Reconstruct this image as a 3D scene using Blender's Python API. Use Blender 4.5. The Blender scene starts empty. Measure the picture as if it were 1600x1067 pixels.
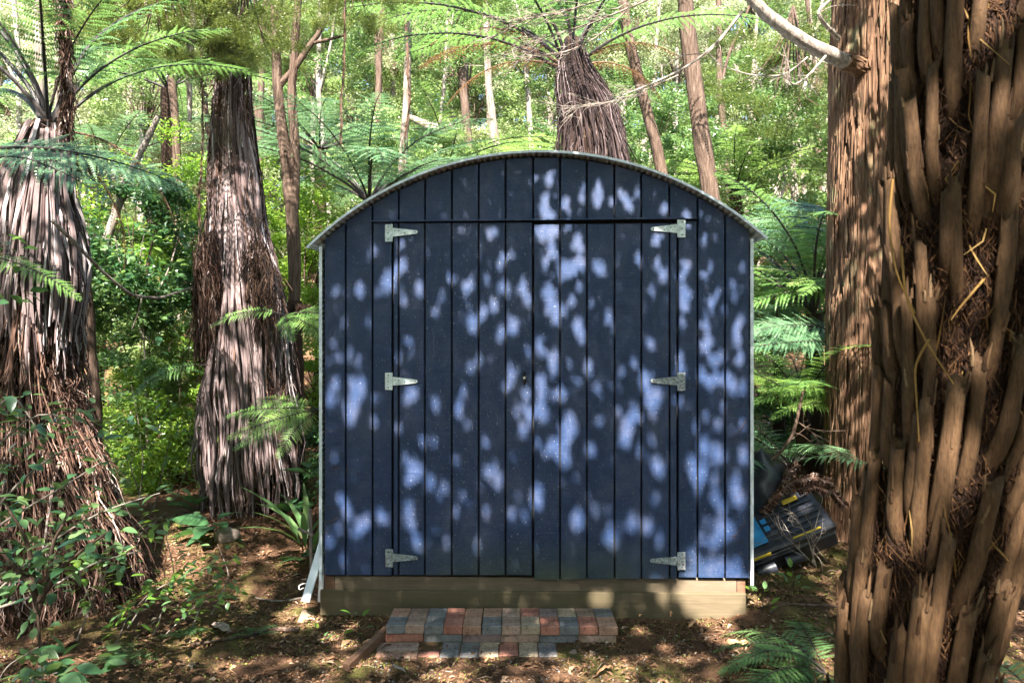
import bpy, math, random
import numpy as np
from mathutils import Vector, Matrix, noise as mnoise

R = math.radians
rng = np.random.default_rng(7)
random.seed(7)
scene = bpy.context.scene
COL = scene.collection

# ------------------------------------------------------------------ camera
CAMZ, FPX = 1.53, 1156.0
cam_d = bpy.data.cameras.new('camera')
cam_d.sensor_width = 36.0
cam_d.lens = 36.0 * FPX / 1600.0
cam_d.clip_end = 500
cam_d.clip_start = 0.05
cam_d.dof.use_dof = True
cam_d.dof.focus_distance = 4.15
cam_d.dof.aperture_fstop = 9.0
cam = bpy.data.objects.new('camera', cam_d)
COL.objects.link(cam)
cam.location = (0, 0, CAMZ)
cam.rotation_euler = (R(90), 0, 0)
scene.camera = cam

# ------------------------------------------------------------------ light
SUN_EL, SUN_AZ = R(50), R(7)          # from behind the camera, a little from the left
SV = np.array([-math.sin(SUN_AZ) * math.cos(SUN_EL), -math.cos(SUN_AZ) * math.cos(SUN_EL), math.sin(SUN_EL)])
w = bpy.data.worlds.new('World')
scene.world = w
w.use_nodes = True
nt = w.node_tree
nt.nodes.clear()
sky = nt.nodes.new('ShaderNodeTexSky')
sky.sky_type = 'NISHITA'
sky.sun_disc = False
sky.sun_elevation = SUN_EL
sky.sun_rotation = math.atan2(SV[0], SV[1])
sky.air_density = 1.0
sky.dust_density = 1.0
sky.ozone_density = 1.6
bg = nt.nodes.new('ShaderNodeBackground')
bg.inputs['Strength'].default_value = 0.085
wo = nt.nodes.new('ShaderNodeOutputWorld')
nt.links.new(sky.outputs[0], bg.inputs['Color'])
nt.links.new(bg.outputs[0], wo.inputs[0])
sd = bpy.data.lights.new('sun', 'SUN')
sd.energy = 5.0
sd.angle = R(0.53)
sd.color = (1.0, 0.95, 0.87)
sun = bpy.data.objects.new('sun', sd)
COL.objects.link(sun)
sun.location = (0, -5, 20)
sun.rotation_euler = Vector(SV).to_track_quat('Z', 'Y').to_euler()
scene.view_settings.view_transform = 'Standard'
scene.view_settings.look = 'None'
scene.view_settings.gamma = 1.0
scene.view_settings.use_curve_mapping = False
scene.view_settings.exposure = 2.95
cy = scene.cycles
cy.use_denoising = True
cy.use_adaptive_sampling = True
cy.adaptive_threshold = 0.02
cy.max_bounces = 6
cy.diffuse_bounces = 4
cy.glossy_bounces = 2
cy.transmission_bounces = 3
cy.transparent_max_bounces = 4
cy.sample_clamp_indirect = 8
cy.caustics_reflective = False
cy.caustics_refractive = False

# ------------------------------------------------------------------ helpers
def W(u, v, Y):
    return np.array([(u - 800.0) / FPX * Y, Y, CAMZ - (v - 533.5) / FPX * Y])

def gz(x, y):
    """height of the ground"""
    x = np.asarray(x, float); y = np.asarray(y, float)
    s = lambda a, b, t: np.clip((t - a) / (b - a), 0, 1) ** 2 * (3 - 2 * np.clip((t - a) / (b - a), 0, 1))
    z = -0.03 + 0.03 * s(3.9, 4.3, y)
    z = z + 0.10 * s(0.75, 1.6, x) * s(3.3, 4.3, y)
    z = z + 0.13 * s(4.3, 5.6, y) * s(-0.6, -1.3, x)
    z = z + 0.10 * s(4.4, 6.0, y)
    z = z + 0.33 * np.maximum(0, y - 9.0) * (1 - 0.35 * s(-1, -6, x)) * s(9, 13, y)
    z = z + 0.03 * np.sin(x * 2.1 + 1) * np.sin(y * 1.7) * s(0.3, 1.2, np.abs(x - 0.1) + np.abs(y - 3.8) * .6)
    z = z + 0.012 * np.sin(x * 7.1 + y * 3) * np.sin(y * 6.3 - x) * s(0.9, 1.2, np.hypot(x + .02, y - 3.9))
    return z

def gh(x, y):
    return float(gz(x, y))

class MB:
    """collects geometry; build() links it as one mesh object"""
    def __init__(s):
        s.v = []; s.f = []; s.m = []; s.n = 0
    def add(s, verts, faces, mat=0):
        verts = np.asarray(verts, float).reshape(-1, 3)
        faces = np.asarray(faces, int)
        if len(faces) == 0: return
        s.v.append(verts); s.f.append(faces + s.n); s.m.append((len(faces), mat)); s.n += len(verts)
    def mesh(s, name, mats, smooth=False):
        me = bpy.data.meshes.new(name)
        V = np.concatenate(s.v)
        loops = np.concatenate([f.reshape(-1) for f in s.f])
        sizes = np.concatenate([np.full(len(f), f.shape[1]) for f in s.f])
        starts = np.concatenate([[0], np.cumsum(sizes)[:-1]])
        me.vertices.add(len(V)); me.vertices.foreach_set('co', V.reshape(-1))
        me.loops.add(len(loops)); me.loops.foreach_set('vertex_index', loops.astype(np.int32))
        me.polygons.add(len(sizes))
        me.polygons.foreach_set('loop_start', starts.astype(np.int32))
        me.polygons.foreach_set('loop_total', sizes.astype(np.int32))
        mi = np.concatenate([np.full(n, m) for n, m in s.m])
        me.polygons.foreach_set('material_index', mi.astype(np.int32))
        me.polygons.foreach_set('use_smooth', np.full(len(sizes), bool(smooth)))
        for m in (mats if isinstance(mats, (list, tuple)) else [mats]):
            me.materials.append(m)
        me.update(calc_edges=True)
        me.validate()
        return me
    def build(s, name, mats, parent=None, smooth=False, **kw):
        return link(name, s.mesh(name, mats, smooth), parent, **kw)

def link(name, me, parent=None, loc=None, rot=None, scale=None):
    o = bpy.data.objects.new(name, me)
    COL.objects.link(o)
    if parent is not None: o.parent = parent
    if loc is not None: o.location = loc
    if rot is not None: o.rotation_euler = rot
    if scale is not None: o.scale = scale if hasattr(scale, '__len__') else (scale,) * 3
    return o

def thing(name, label, cat, loc=(0, 0, 0), rz=0.0, group=None):
    o = bpy.data.objects.new(name, None)
    o.empty_display_size = 0.1
    COL.objects.link(o)
    o.location = loc; o.rotation_euler = (0, 0, rz)
    o['label'] = label; o['category'] = cat
    if group: o['group'] = group
    return o

def tag(o, label=None, cat=None, group=None, kind=None):
    if label: o['label'] = label
    if cat: o['category'] = cat
    if group: o['group'] = group
    if kind: o['kind'] = kind
    return o

def stuff(o):
    o['kind'] = 'stuff'
    return o

def resample(P, n):
    P = np.asarray(P, float)
    d = np.concatenate([[0], np.cumsum(np.linalg.norm(np.diff(P[:, :3], axis=0), axis=1))])
    t = np.linspace(0, d[-1], n)
    # smooth through a Catmull-like interpolation: linear then two blurs
    Q = np.stack([np.interp(t, d, P[:, k]) for k in range(P.shape[1])], 1)
    for _ in range(3):
        Q[1:-1] = 0.25 * Q[:-2] + 0.5 * Q[1:-1] + 0.25 * Q[2:]
    return Q

def tube(mb, P, r, sides=8, mat=0, cap=True, wob=0.0, squash=1.0):
    P = np.asarray(P, float); n = len(P)
    r = np.broadcast_to(np.asarray(r, float), (n,))
    T = np.gradient(P, axis=0); T /= np.linalg.norm(T, axis=1)[:, None] + 1e-9
    ref = np.array([0, 0, 1.0]) if abs(T[0, 2]) < 0.9 else np.array([1.0, 0, 0])
    a = np.linspace(0, 2 * np.pi, sides, endpoint=False)
    V = []
    U = np.cross(T[0], ref); U /= np.linalg.norm(U)
    for i in range(n):
        U = U - T[i] * np.dot(U, T[i]); U /= np.linalg.norm(U) + 1e-9
        B = np.cross(T[i], U)
        rr = r[i] * (1 + (wob * rng.normal(size=sides) if wob else 0))
        V.append(P[i] + (np.cos(a) * rr)[:, None] * U + (np.sin(a) * rr * squash)[:, None] * B)
    V = np.concatenate(V)
    i, j = np.meshgrid(np.arange(n - 1), np.arange(sides), indexing='ij')
    i = i.ravel(); j = j.ravel(); k = (j + 1) % sides
    F = np.stack([i * sides + j, i * sides + k, (i + 1) * sides + k, (i + 1) * sides + j], 1)
    mb.add(V, F, mat)
    if cap:
        mb.add(V[:sides], [list(range(sides))[::-1]], mat)
        mb.add(V[-sides:], [list(range(sides))], mat)

def box(mb, x0, x1, y0, y1, z0, z1, mat=0, bev=0.0):
    if bev <= 0:
        V = [(x, y, z) for z in (z0, z1) for y in (y0, y1) for x in (x0, x1)]
        F = [(0, 2, 3, 1), (4, 5, 7, 6), (0, 1, 5, 4), (2, 6, 7, 3), (0, 4, 6, 2), (1, 3, 7, 5)]
        mb.add(V, F, mat); return
    b = bev
    rings = [(z0, b), (z0 + b, 0), (z1 - b, 0), (z1, b)]
    V = []
    for z, q in rings:
        q2 = q
        c = b * 0.5
        V += [(x0 + q2 + c, y0 + q2, z), (x1 - q2 - c, y0 + q2, z), (x1 - q2, y0 + q2 + c, z), (x1 - q2, y1 - q2 - c, z),
              (x1 - q2 - c, y1 - q2, z), (x0 + q2 + c, y1 - q2, z), (x0 + q2, y1 - q2 - c, z), (x0 + q2, y0 + q2 + c, z)]
    F = []
    for i in range(3):
        for j in range(8):
            k = (j + 1) % 8
            F.append((i * 8 + j, i * 8 + k, i * 8 + 8 + k, i * 8 + 8 + j))
    mb.add(V, F, mat)
    mb.add(V[:8], [tuple(range(8))[::-1]], mat)
    mb.add(V[24:], [tuple(range(8))], mat)

def prism(mb, poly, y0, y1, bev=0.0, mat=0):
    """poly: (x, z) outline counter-clockwise seen from -Y; front at y0 (toward the camera), back at y1"""
    P = np.asarray(poly, float); n = len(P)
    rings = []
    if bev:
        e = np.roll(P, -1, 0) - P; e /= np.linalg.norm(e, axis=1)[:, None] + 1e-9
        nrm = np.stack([-e[:, 1], e[:, 0]], 1)
        m = nrm + np.roll(nrm, 1, 0)
        m /= (np.sum(m * m, axis=1)[:, None] / 2 + 1e-9)
        inner = P + m * bev
        rings.append((inner, y0)); rings.append((P, y0 + bev))
    else:
        rings.append((P, y0))
    rings.append((P, y1))
    V = np.concatenate([np.stack([q[:, 0], np.full(n, y), q[:, 1]], 1) for q, y in rings])
    F = []
    for i in range(len(rings) - 1):
        for j in range(n):
            k = (j + 1) % n
            F.append((i * n + j, i * n + n + j, i * n + n + k, i * n + k))
    mb.add(V, F, mat)
    mb.add(V[:n], [tuple(range(n))], mat)
    mb.add(V[-n:], [tuple(range(n))[::-1]], mat)

def unit(v):
    return v / (np.linalg.norm(v, axis=-1, keepdims=True) + 1e-9)

def leaves(mb, C, L, asp=0.45, updir=0.6, fold=0.25, mat=0, D=None):
    """one folded four-point leaf at each centre"""
    n = len(C)
    if n == 0: return
    L = np.broadcast_to(np.asarray(L, float), (n,))
    N = rng.normal(size=(n, 3)); N[:, 2] = np.abs(N[:, 2]) + updir * 1.5; N = unit(N)
    if D is None: D = rng.normal(size=(n, 3))
    D = unit(D - N * np.sum(D * N, 1)[:, None])
    S = np.cross(N, D)
    h = (L / 2)[:, None]
    wdt = (L * asp / 2)[:, None]
    b = C - D * h; t = C + D * h - N * h * 0.25
    l = C - D * h * 0.1 + S * wdt + N * wdt * fold * 2
    r = C - D * h * 0.1 - S * wdt + N * wdt * fold * 2
    V = np.stack([b, r, t, l], 1).reshape(-1, 3)
    F = np.arange(n * 4).reshape(n, 4)
    mb.add(V, F, mat)

# ------------------------------------------------------------------ materials
def newmat(name):
    m = bpy.data.materials.new(name); m.use_nodes = True
    nt = m.node_tree
    p = nt.nodes['Principled BSDF']
    return m, nt, p

def N(nt, t, **kw):
    n = nt.nodes.new('ShaderNode' + t)
    for k, v in kw.items():
        if k in n.inputs.keys(): n.inputs[k].default_value = v
        else: setattr(n, k, v)
    return n

def ramp(nt, fac, stops, interp='LINEAR'):
    r = nt.nodes.new('ShaderNodeValToRGB')
    r.color_ramp.interpolation = interp
    el = r.color_ramp.elements
    while len(el) < len(stops): el.new(0.5)
    for e, (p, c) in zip(el, stops):
        e.position = p; e.color = (*c, 1) if len(c) == 3 else c
    if fac is not None: nt.links.new(fac, r.inputs[0])
    return r

def mixc(nt, fac, a, b, blend='MIX'):
    m = nt.nodes.new('ShaderNodeMix'); m.data_type = 'RGBA'; m.blend_type = blend
    for s, i in ((fac, 0), (a, 6), (b, 7)):
        if isinstance(s, (int, float)): m.inputs[i].default_value = s
        elif isinstance(s, tuple): m.inputs[i].default_value = (*s, 1)
        else: nt.links.new(s, m.inputs[i])
    return m.outputs[2]

def coords(nt, scale=(1, 1, 1), kind='Object'):
    tc = nt.nodes.new('ShaderNodeTexCoord')
    mp = nt.nodes.new('ShaderNodeMapping'); mp.inputs['Scale'].default_value = scale
    nt.links.new(tc.outputs[kind], mp.inputs[0])
    return mp.outputs[0]

def noisetex(nt, vec, scale, detail=4, rough=0.6, dist=0.0):
    n = nt.nodes.new('ShaderNodeTexNoise')
    n.inputs['Scale'].default_value = scale; n.inputs['Detail'].default_value = detail
    n.inputs['Roughness'].default_value = rough; n.inputs['Distortion'].default_value = dist
    nt.links.new(vec, n.inputs['Vector'])
    return n.outputs['Fac']

def bump(nt, p, h, strength=0.4, dist=0.01):
    b = nt.nodes.new('ShaderNodeBump'); b.inputs['Strength'].default_value = strength
    b.inputs['Distance'].default_value = dist
    nt.links.new(h, b.inputs['Height']); nt.links.new(b.outputs[0], p.inputs['Normal'])

def leafmat(name, stops, trans=0.45, tcol=(0.35, 0.5, 0.08), rough=0.33, spec=0.6, objvar=True):
    m, nt, p = newmat(name)
    g = N(nt, 'NewGeometry')
    r = ramp(nt, g.outputs['Random Per Island'], stops)
    col = r.outputs[0]
    if objvar:
        oi = N(nt, 'ObjectInfo')
        hs = nt.nodes.new('ShaderNodeHueSaturation')
        mr = N(nt, 'MapRange'); nt.links.new(oi.outputs['Random'], mr.inputs[0])
        mr.inputs[3].default_value = 0.475; mr.inputs[4].default_value = 0.52
        nt.links.new(mr.outputs[0], hs.inputs['Hue'])
        mr2 = N(nt, 'MapRange'); nt.links.new(oi.outputs['Random'], mr2.inputs[0])
        mr2.inputs[3].default_value = 1.15; mr2.inputs[4].default_value = 0.8
        nt.links.new(mr2.outputs[0], hs.inputs['Value'])
        nt.links.new(col, hs.inputs['Color']); col = hs.outputs[0]
    nt.links.new(col, p.inputs['Base Color'])
    p.inputs['Roughness'].default_value = rough
    p.inputs['Specular IOR Level'].default_value = spec
    tr = N(nt, 'BsdfTranslucent')
    nt.links.new(mixc(nt, 0.55, col, tcol), tr.inputs['Color'])
    mx = N(nt, 'MixShader'); mx.inputs[0].default_value = trans
    nt.links.new(p.outputs[0], mx.inputs[1]); nt.links.new(tr.outputs[0], mx.inputs[2])
    nt.links.new(mx.outputs[0], nt.nodes['Material Output'].inputs[0])
    return m

M = {}
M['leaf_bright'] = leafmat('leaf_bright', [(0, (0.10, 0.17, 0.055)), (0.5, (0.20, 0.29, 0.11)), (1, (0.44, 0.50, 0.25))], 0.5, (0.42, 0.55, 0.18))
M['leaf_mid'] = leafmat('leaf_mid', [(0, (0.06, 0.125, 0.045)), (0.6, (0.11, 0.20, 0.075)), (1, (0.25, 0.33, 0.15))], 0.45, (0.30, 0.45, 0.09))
M['leaf_pale'] = leafmat('leaf_pale', [(0, (0.16, 0.21, 0.11)), (0.5, (0.29, 0.35, 0.20)), (1, (0.55, 0.58, 0.42))], 0.5, (0.5, 0.55, 0.25))  # whitened leaf colour, brightness of overexposed foliage painted in
M['leaf_olive'] = leafmat('leaf_olive', [(0, (0.06, 0.095, 0.02)), (0.6, (0.10, 0.145, 0.03)), (1, (0.21, 0.22, 0.05))], 0.4, (0.3, 0.36, 0.07))
M['leaf_dark'] = leafmat('leaf_dark', [(0, (0.02, 0.06, 0.028)), (0.6, (0.035, 0.095, 0.035)), (1, (0.08, 0.16, 0.05))], 0.3, (0.15, 0.32, 0.06), 0.32, 0.5)
M['leaf_lime'] = leafmat('leaf_lime', [(0, (0.07, 0.16, 0.02)), (0.6, (0.14, 0.26, 0.04)), (1, (0.33, 0.43, 0.09))], 0.5, (0.45, 0.65, 0.06))
M['fern'] = leafmat('fern_green', [(0, (0.045, 0.12, 0.04)), (0.6, (0.075, 0.17, 0.055)), (1, (0.13, 0.23, 0.075))], 0.4, (0.26, 0.46, 0.10), 0.4, 0.45)
M['fern_blue'] = leafmat('fern_blue_green', [(0, (0.055, 0.13, 0.065)), (0.6, (0.085, 0.185, 0.09)), (1, (0.17, 0.27, 0.13))], 0.35, (0.24, 0.42, 0.18), 0.4, 0.5)
M['fern_lime'] = leafmat('fern_lime', [(0, (0.11, 0.22, 0.05)), (0.6, (0.16, 0.29, 0.07)), (1, (0.24, 0.36, 0.10))], 0.45, (0.40, 0.6, 0.12), 0.4, 0.4)
M['fern_dead'] = leafmat('fern_dead', [(0, (0.09, 0.04, 0.018)), (0.6, (0.17, 0.08, 0.035)), (1, (0.27, 0.15, 0.07))], 0.3, (0.35, 0.16, 0.06), 0.7, 0.1)

def fibremat(name, stops, rough=0.85):
    m, nt, p = newmat(name)
    g = N(nt, 'NewGeometry')
    n1 = noisetex(nt, coords(nt, (30, 30, 3)), 2.0, 5)
    ad = N(nt, 'Math', operation='MULTIPLY_ADD'); nt.links.new(n1, ad.inputs[0]); ad.inputs[1].default_value = 0.7
    sb = N(nt, 'Math', operation='SUBTRACT'); nt.links.new(g.outputs['Random Per Island'], sb.inputs[0]); sb.inputs[1].default_value = 0.35
    nt.links.new(sb.outputs[0], ad.inputs[2])
    r = ramp(nt, ad.outputs[0], stops)
    nt.links.new(r.outputs[0], p.inputs['Base Color'])
    p.inputs['Roughness'].default_value = rough
    p.inputs['Specular IOR Level'].default_value = 0.2
    n2 = noisetex(nt, coords(nt, (90, 90, 6)), 3.0, 3)
    bump(nt, p, n2, 0.5, 0.004)
    return m
M['skirt'] = fibremat('weathered_frond_stalks', [(0, (0.016, 0.008, 0.007)), (0.32, (0.048, 0.027, 0.022)), (0.68, (0.135, 0.095, 0.082)), (0.9, (0.26, 0.21, 0.20)), (1, (0.42, 0.37, 0.36))])
M['skirt_red'] = fibremat('brown_frond_fibres', [(0, (0.016, 0.007, 0.005)), (0.38, (0.055, 0.026, 0.017)), (0.75, (0.13, 0.074, 0.052)), (0.93, (0.23, 0.155, 0.125)), (1, (0.38, 0.31, 0.28))])
M['ribbon'] = fibremat('grey_purple_frond_ribbons', [(0, (0.014, 0.007, 0.007)), (0.3, (0.058, 0.036, 0.034)), (0.65, (0.165, 0.122, 0.118)), (1, (0.42, 0.37, 0.37))])
for n_ in M['ribbon'].node_tree.nodes:
    if n_.type == 'MATH' and n_.operation == 'MULTIPLY_ADD': n_.inputs[1].default_value = 0.45
    if n_.type == 'MATH' and n_.operation == 'SUBTRACT': n_.inputs[1].default_value = 0.22
    if n_.type == 'MAPPING' and abs(n_.inputs['Scale'].default_value[2] - 3) < .01: n_.inputs['Scale'].default_value = (30, 30, .8)
M['skirt_dark'] = fibremat('dark_frond_stalks', [(0, (0.006, 0.003, 0.003)), (0.4, (0.018, 0.010, 0.009)), (0.8, (0.05, 0.032, 0.030)), (1, (0.17, 0.13, 0.13))])  # darkened stalk colour, backlit shade of the fern behind the roof painted in
M['core'] = fibremat('dark_fern_trunk', [(0, (0.010, 0.006, 0.004)), (0.5, (0.03, 0.016, 0.010)), (1, (0.07, 0.04, 0.025))])
M['stipe'] = fibremat('black_stipe', [(0, (0.008, 0.006, 0.006)), (0.6, (0.018, 0.014, 0.014)), (1, (0.05, 0.04, 0.035))], 0.45)
M['stub'] = fibremat('cut_frond_stub', [(0, (0.018, 0.008, 0.004)), (0.4, (0.055, 0.028, 0.013)), (0.75, (0.105, 0.060, 0.030)), (1, (0.20, 0.135, 0.078))], 0.75)
M['rootfibre'] = fibremat('dark_root_fibre', [(0, (0.008, 0.004, 0.002)), (0.5, (0.028, 0.012, 0.006)), (0.82, (0.07, 0.032, 0.014)), (1, (0.15, 0.075, 0.03))])
M['straw'] = fibremat('yellow_split_fibre', [(0, (0.10, 0.05, 0.015)), (0.5, (0.20, 0.11, 0.03)), (1, (0.30, 0.19, 0.07))])

m_ = M['stub']; nt_ = m_.node_tree; p_ = nt_.nodes['Principled BSDF']
f_ = noisetex(nt_, coords(nt_, (1, 1, .18)), 260, 4, .8)
g_ = noisetex(nt_, coords(nt_, (1, 1, .6)), 26, 6, .75)
old_ = p_.inputs['Base Color'].links[0].from_socket
c_ = mixc(nt_, 1.0, old_, ramp(nt_, f_, [(.3, (.45, .42, .40)), (.6, (1.25, 1.22, 1.15))]).outputs[0], 'MULTIPLY')
c_ = mixc(nt_, ramp(nt_, g_, [(.56, (0, 0, 0)), (.70, (.5, .5, .5))]).outputs[0], c_, (.03, .013, .006))
nt_.links.new(c_, p_.inputs['Base Color'])
bump(nt_, p_, f_, .9, .004)

def barkmat(name, c0, c1, c2, vs=3, sc=16, lichen=None):
    m, nt, p = newmat(name)
    v = coords(nt, (sc, sc, sc / vs / 2.2))
    n1 = noisetex(nt, v, 1.6, 6, 0.65, 0.5)
    r = ramp(nt, n1, [(0.28, c0), (0.5, c1), (0.72, c2)])
    col = r.outputs[0]
    if lichen:
        n3 = noisetex(nt, coords(nt, (1, 1, 0.6)), 7.0, 5, 0.7)
        lr = ramp(nt, n3, [(0.55, (0, 0, 0)), (0.68, (0.6, 0.6, 0.6))])
        col = mixc(nt, lr.outputs[0], col, lichen)
    nt.links.new(col, p.inputs['Base Color'])
    p.inputs['Roughness'].default_value = 0.9
    p.inputs['Specular IOR Level'].default_value = 0.15
    bump(nt, p, n1, 0.9, 0.02)
    return m
M['bark_red'] = barkmat('stringy_red_bark', (0.022, 0.011, 0.007), (0.122, 0.066, 0.038), (0.23, 0.145, 0.090), 5, 20, (0.14, 0.145, 0.075))
M['bark_brown'] = barkmat('brown_bark', (0.03, 0.018, 0.013), (0.085, 0.055, 0.040), (0.17, 0.12, 0.09), 4, 30)
M['bark_pale'] = barkmat('pale_bark', (0.07, 0.05, 0.04), (0.19, 0.15, 0.12), (0.38, 0.34, 0.29), 3, 20)
M['bark_grey'] = barkmat('grey_bark', (0.10, 0.085, 0.075), (0.22, 0.18, 0.15), (0.36, 0.32, 0.28), 3, 24)

def simple(name, c, rough=0.6, metal=0.0, var=0.25, sc=12, bmp=0.15, stretch=(1, 1, 1), spec=0.4, dark=None):
    m, nt, p = newmat(name)
    v = coords(nt, stretch)
    n1 = noisetex(nt, v, sc, 6, 0.65)
    c2 = tuple(min(1, x * (1 + var)) for x in c); c1 = tuple(x * (1 - var) for x in c) if dark is None else dark
    r = ramp(nt, n1, [(0.3, c1), (0.7, c2)])
    nt.links.new(r.outputs[0], p.inputs['Base Color'])
    p.inputs['Roughness'].default_value = rough; p.inputs['Metallic'].default_value = metal
    p.inputs['Specular IOR Level'].default_value = spec
    bump(nt, p, n1, bmp, 0.01)
    return m

def paintmat():
    m, nt, p = newmat('navy_paint_on_sawn_plywood')
    v = coords(nt, (5, 5, 190))
    grain = noisetex(nt, v, 1.0, 4, 0.7)
    v2 = coords(nt, (1, 1, 1))
    wear = noisetex(nt, v2, 5.0, 6, 0.7)
    base = ramp(nt, wear, [(0.25, (0.0050, 0.019, 0.064)), (0.5, (0.0135, 0.032, 0.088)), (0.8, (0.060, 0.070, 0.125))])
    col = mixc(nt, 0.5, base.outputs[0], ramp(nt, grain, [(0.3, (0.35, 0.35, 0.35)), (0.7, (1.5, 1.5, 1.5))]).outputs[0], 'MULTIPLY')
    # dusty cobweb film
    film = noisetex(nt, coords(nt, (3.0, 1, 1.6)), 1.6, 8, 0.75, 1.0)
    fr = ramp(nt, film, [(0.48, (0, 0, 0)), (0.76, (0.34, 0.34, 0.34))])
    col = mixc(nt, fr.outputs[0], col, (0.12, 0.12, 0.165))
    # small pale specks (insect and cobweb dirt, chipped paint)
    sp = noisetex(nt, coords(nt, (1, 1, 0.5)), 120, 2, 0.5)
    sr = ramp(nt, sp, [(0.66, (0, 0, 0)), (0.72, (0.6, 0.6, 0.6))])
    col = mixc(nt, sr.outputs[0], col, (0.22, 0.22, 0.26))
    # drips running down from chips
    dr = noisetex(nt, coords(nt, (60, 1, 3.0)), 1.0, 3, 0.6)
    dd = ramp(nt, dr, [(0.64, (0, 0, 0)), (0.78, (0.42, 0.42, 0.42))])
    col = mixc(nt, dd.outputs[0], col, (0.12, 0.13, 0.19))
    # green algae creeping up from the sill near the middle
    sx = N(nt, 'SeparateXYZ'); tc = N(nt, 'TexCoord'); nt.links.new(tc.outputs['Object'], sx.inputs[0])
    mz = N(nt, 'MapRange'); nt.links.new(sx.outputs['Z'], mz.inputs[0])
    mz.inputs[1].default_value = 0.46; mz.inputs[2].default_value = 0.20; mz.inputs[3].default_value = 0; mz.inputs[4].default_value = 1.0
    mx_ = N(nt, 'Math', operation='SUBTRACT'); nt.links.new(sx.outputs['X'], mx_.inputs[0]); mx_.inputs[1].default_value = 1.25
    ab = N(nt, 'Math', operation='ABSOLUTE'); nt.links.new(mx_.outputs[0], ab.inputs[0])
    mr = N(nt, 'MapRange'); nt.links.new(ab.outputs[0], mr.inputs[0]); mr.inputs[1].default_value = 0.25; mr.inputs[2].default_value = 1.0
    mr.inputs[3].default_value = 1; mr.inputs[4].default_value = 0
    mu = N(nt, 'Math', operation='MULTIPLY'); nt.links.new(mz.outputs[0], mu.inputs[0]); nt.links.new(mr.outputs[0], mu.inputs[1])
    mu2 = N(nt, 'Math', operation='MULTIPLY'); nt.links.new(mu.outputs[0], mu2.inputs[0]); nt.links.new(ramp(nt, wear, [(0.3, (0.3,) * 3), (0.6, (0.8,) * 3)]).outputs[0], mu2.inputs[1])
    col = mixc(nt, mu2.outputs[0], col, (0.045, 0.06, 0.022))
    nt.links.new(col, p.inputs['Base Color'])
    p.inputs['Roughness'].default_value = 0.55
    p.inputs['Specular IOR Level'].default_value = 0.42
    bump(nt, p, grain, 0.35, 0.003)
    return m
M['paint'] = paintmat()
M['galv'] = simple('galvanised_steel', (0.66, 0.70, 0.74), 0.42, 0.15, 0.2, 20, 0.05)
M['hinge'] = simple('zinc_hinge', (0.64, 0.70, 0.68), 0.5, 0.35, 0.35, 45, 0.1)
M['rusty'] = simple('rusting_zinc_hinge', (0.30, 0.36, 0.38), 0.6, 0.25, 0.5, 60, 0.15, dark=(0.10, 0.06, 0.045))
M['screw'] = simple('screw_steel', (0.10, 0.12, 0.12), 0.5, 0.6, 0.3, 80)
M['iron'] = simple('black_iron', (0.012, 0.012, 0.014), 0.45, 0.5, 0.3, 60)
M['steel'] = simple('bright_steel', (0.6, 0.6, 0.58), 0.3, 0.9, 0.1, 60)
M['dark'] = simple('cavity_shade', (0.008, 0.008, 0.01), 0.9)  # near-black colour stands in for shade behind grooves, gaps and under the floor

def timbermat(name, c0, c1, green=None):
    m, nt, p = newmat(name)
    g = noisetex(nt, coords(nt, (2.2, 10, 34)), 1.6, 5, 0.65, 0.8)
    r = ramp(nt, g, [(0.3, c0), (0.7, c1)])
    col = r.outputs[0]
    if green:
        n = noisetex(nt, coords(nt, (1.0, 1, 2.5)), 2.2, 6, 0.7)
        f = ramp(nt, n, [(0.36, (0.05,) * 3), (0.62, (0.85,) * 3)])
        col = mixc(nt, f.outputs[0], col, green)
    kn = nt.nodes.new('ShaderNodeTexVoronoi'); kn.inputs['Scale'].default_value = 2.6
    nt.links.new(coords(nt, (0.8, 1, 3.0)), kn.inputs['Vector'])
    kr = ramp(nt, kn.outputs['Distance'], [(0.05, (0.35,) * 3), (0.12, (1, 1, 1))])
    col = mixc(nt, 0.8, col, kr.outputs[0], 'MULTIPLY')
    nt.links.new(col, p.inputs['Base Color']); p.inputs['Roughness'].default_value = 0.8
    p.inputs['Specular IOR Level'].default_value = 0.2
    bump(nt, p, g, 0.35, 0.004)
    return m
M['timber'] = timbermat('weathered_skirting_timber', (0.115, 0.078, 0.056), (0.19, 0.138, 0.10), (0.11, 0.088, 0.055))
M['timber_green'] = timbermat('algae_green_timber', (0.085, 0.062, 0.039), (0.145, 0.108, 0.069), (0.088, 0.070, 0.038))
M['timber_brown'] = timbermat('brown_treated_timber', (0.10, 0.05, 0.03), (0.20, 0.11, 0.07))
M['timber_grey'] = timbermat('grey_old_timber', (0.16, 0.12, 0.10), (0.30, 0.24, 0.20))
M['whiteboard'] = simple('white_painted_board', (0.72, 0.72, 0.74), 0.5, 0, 0.12, 9, 0.05)

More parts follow.
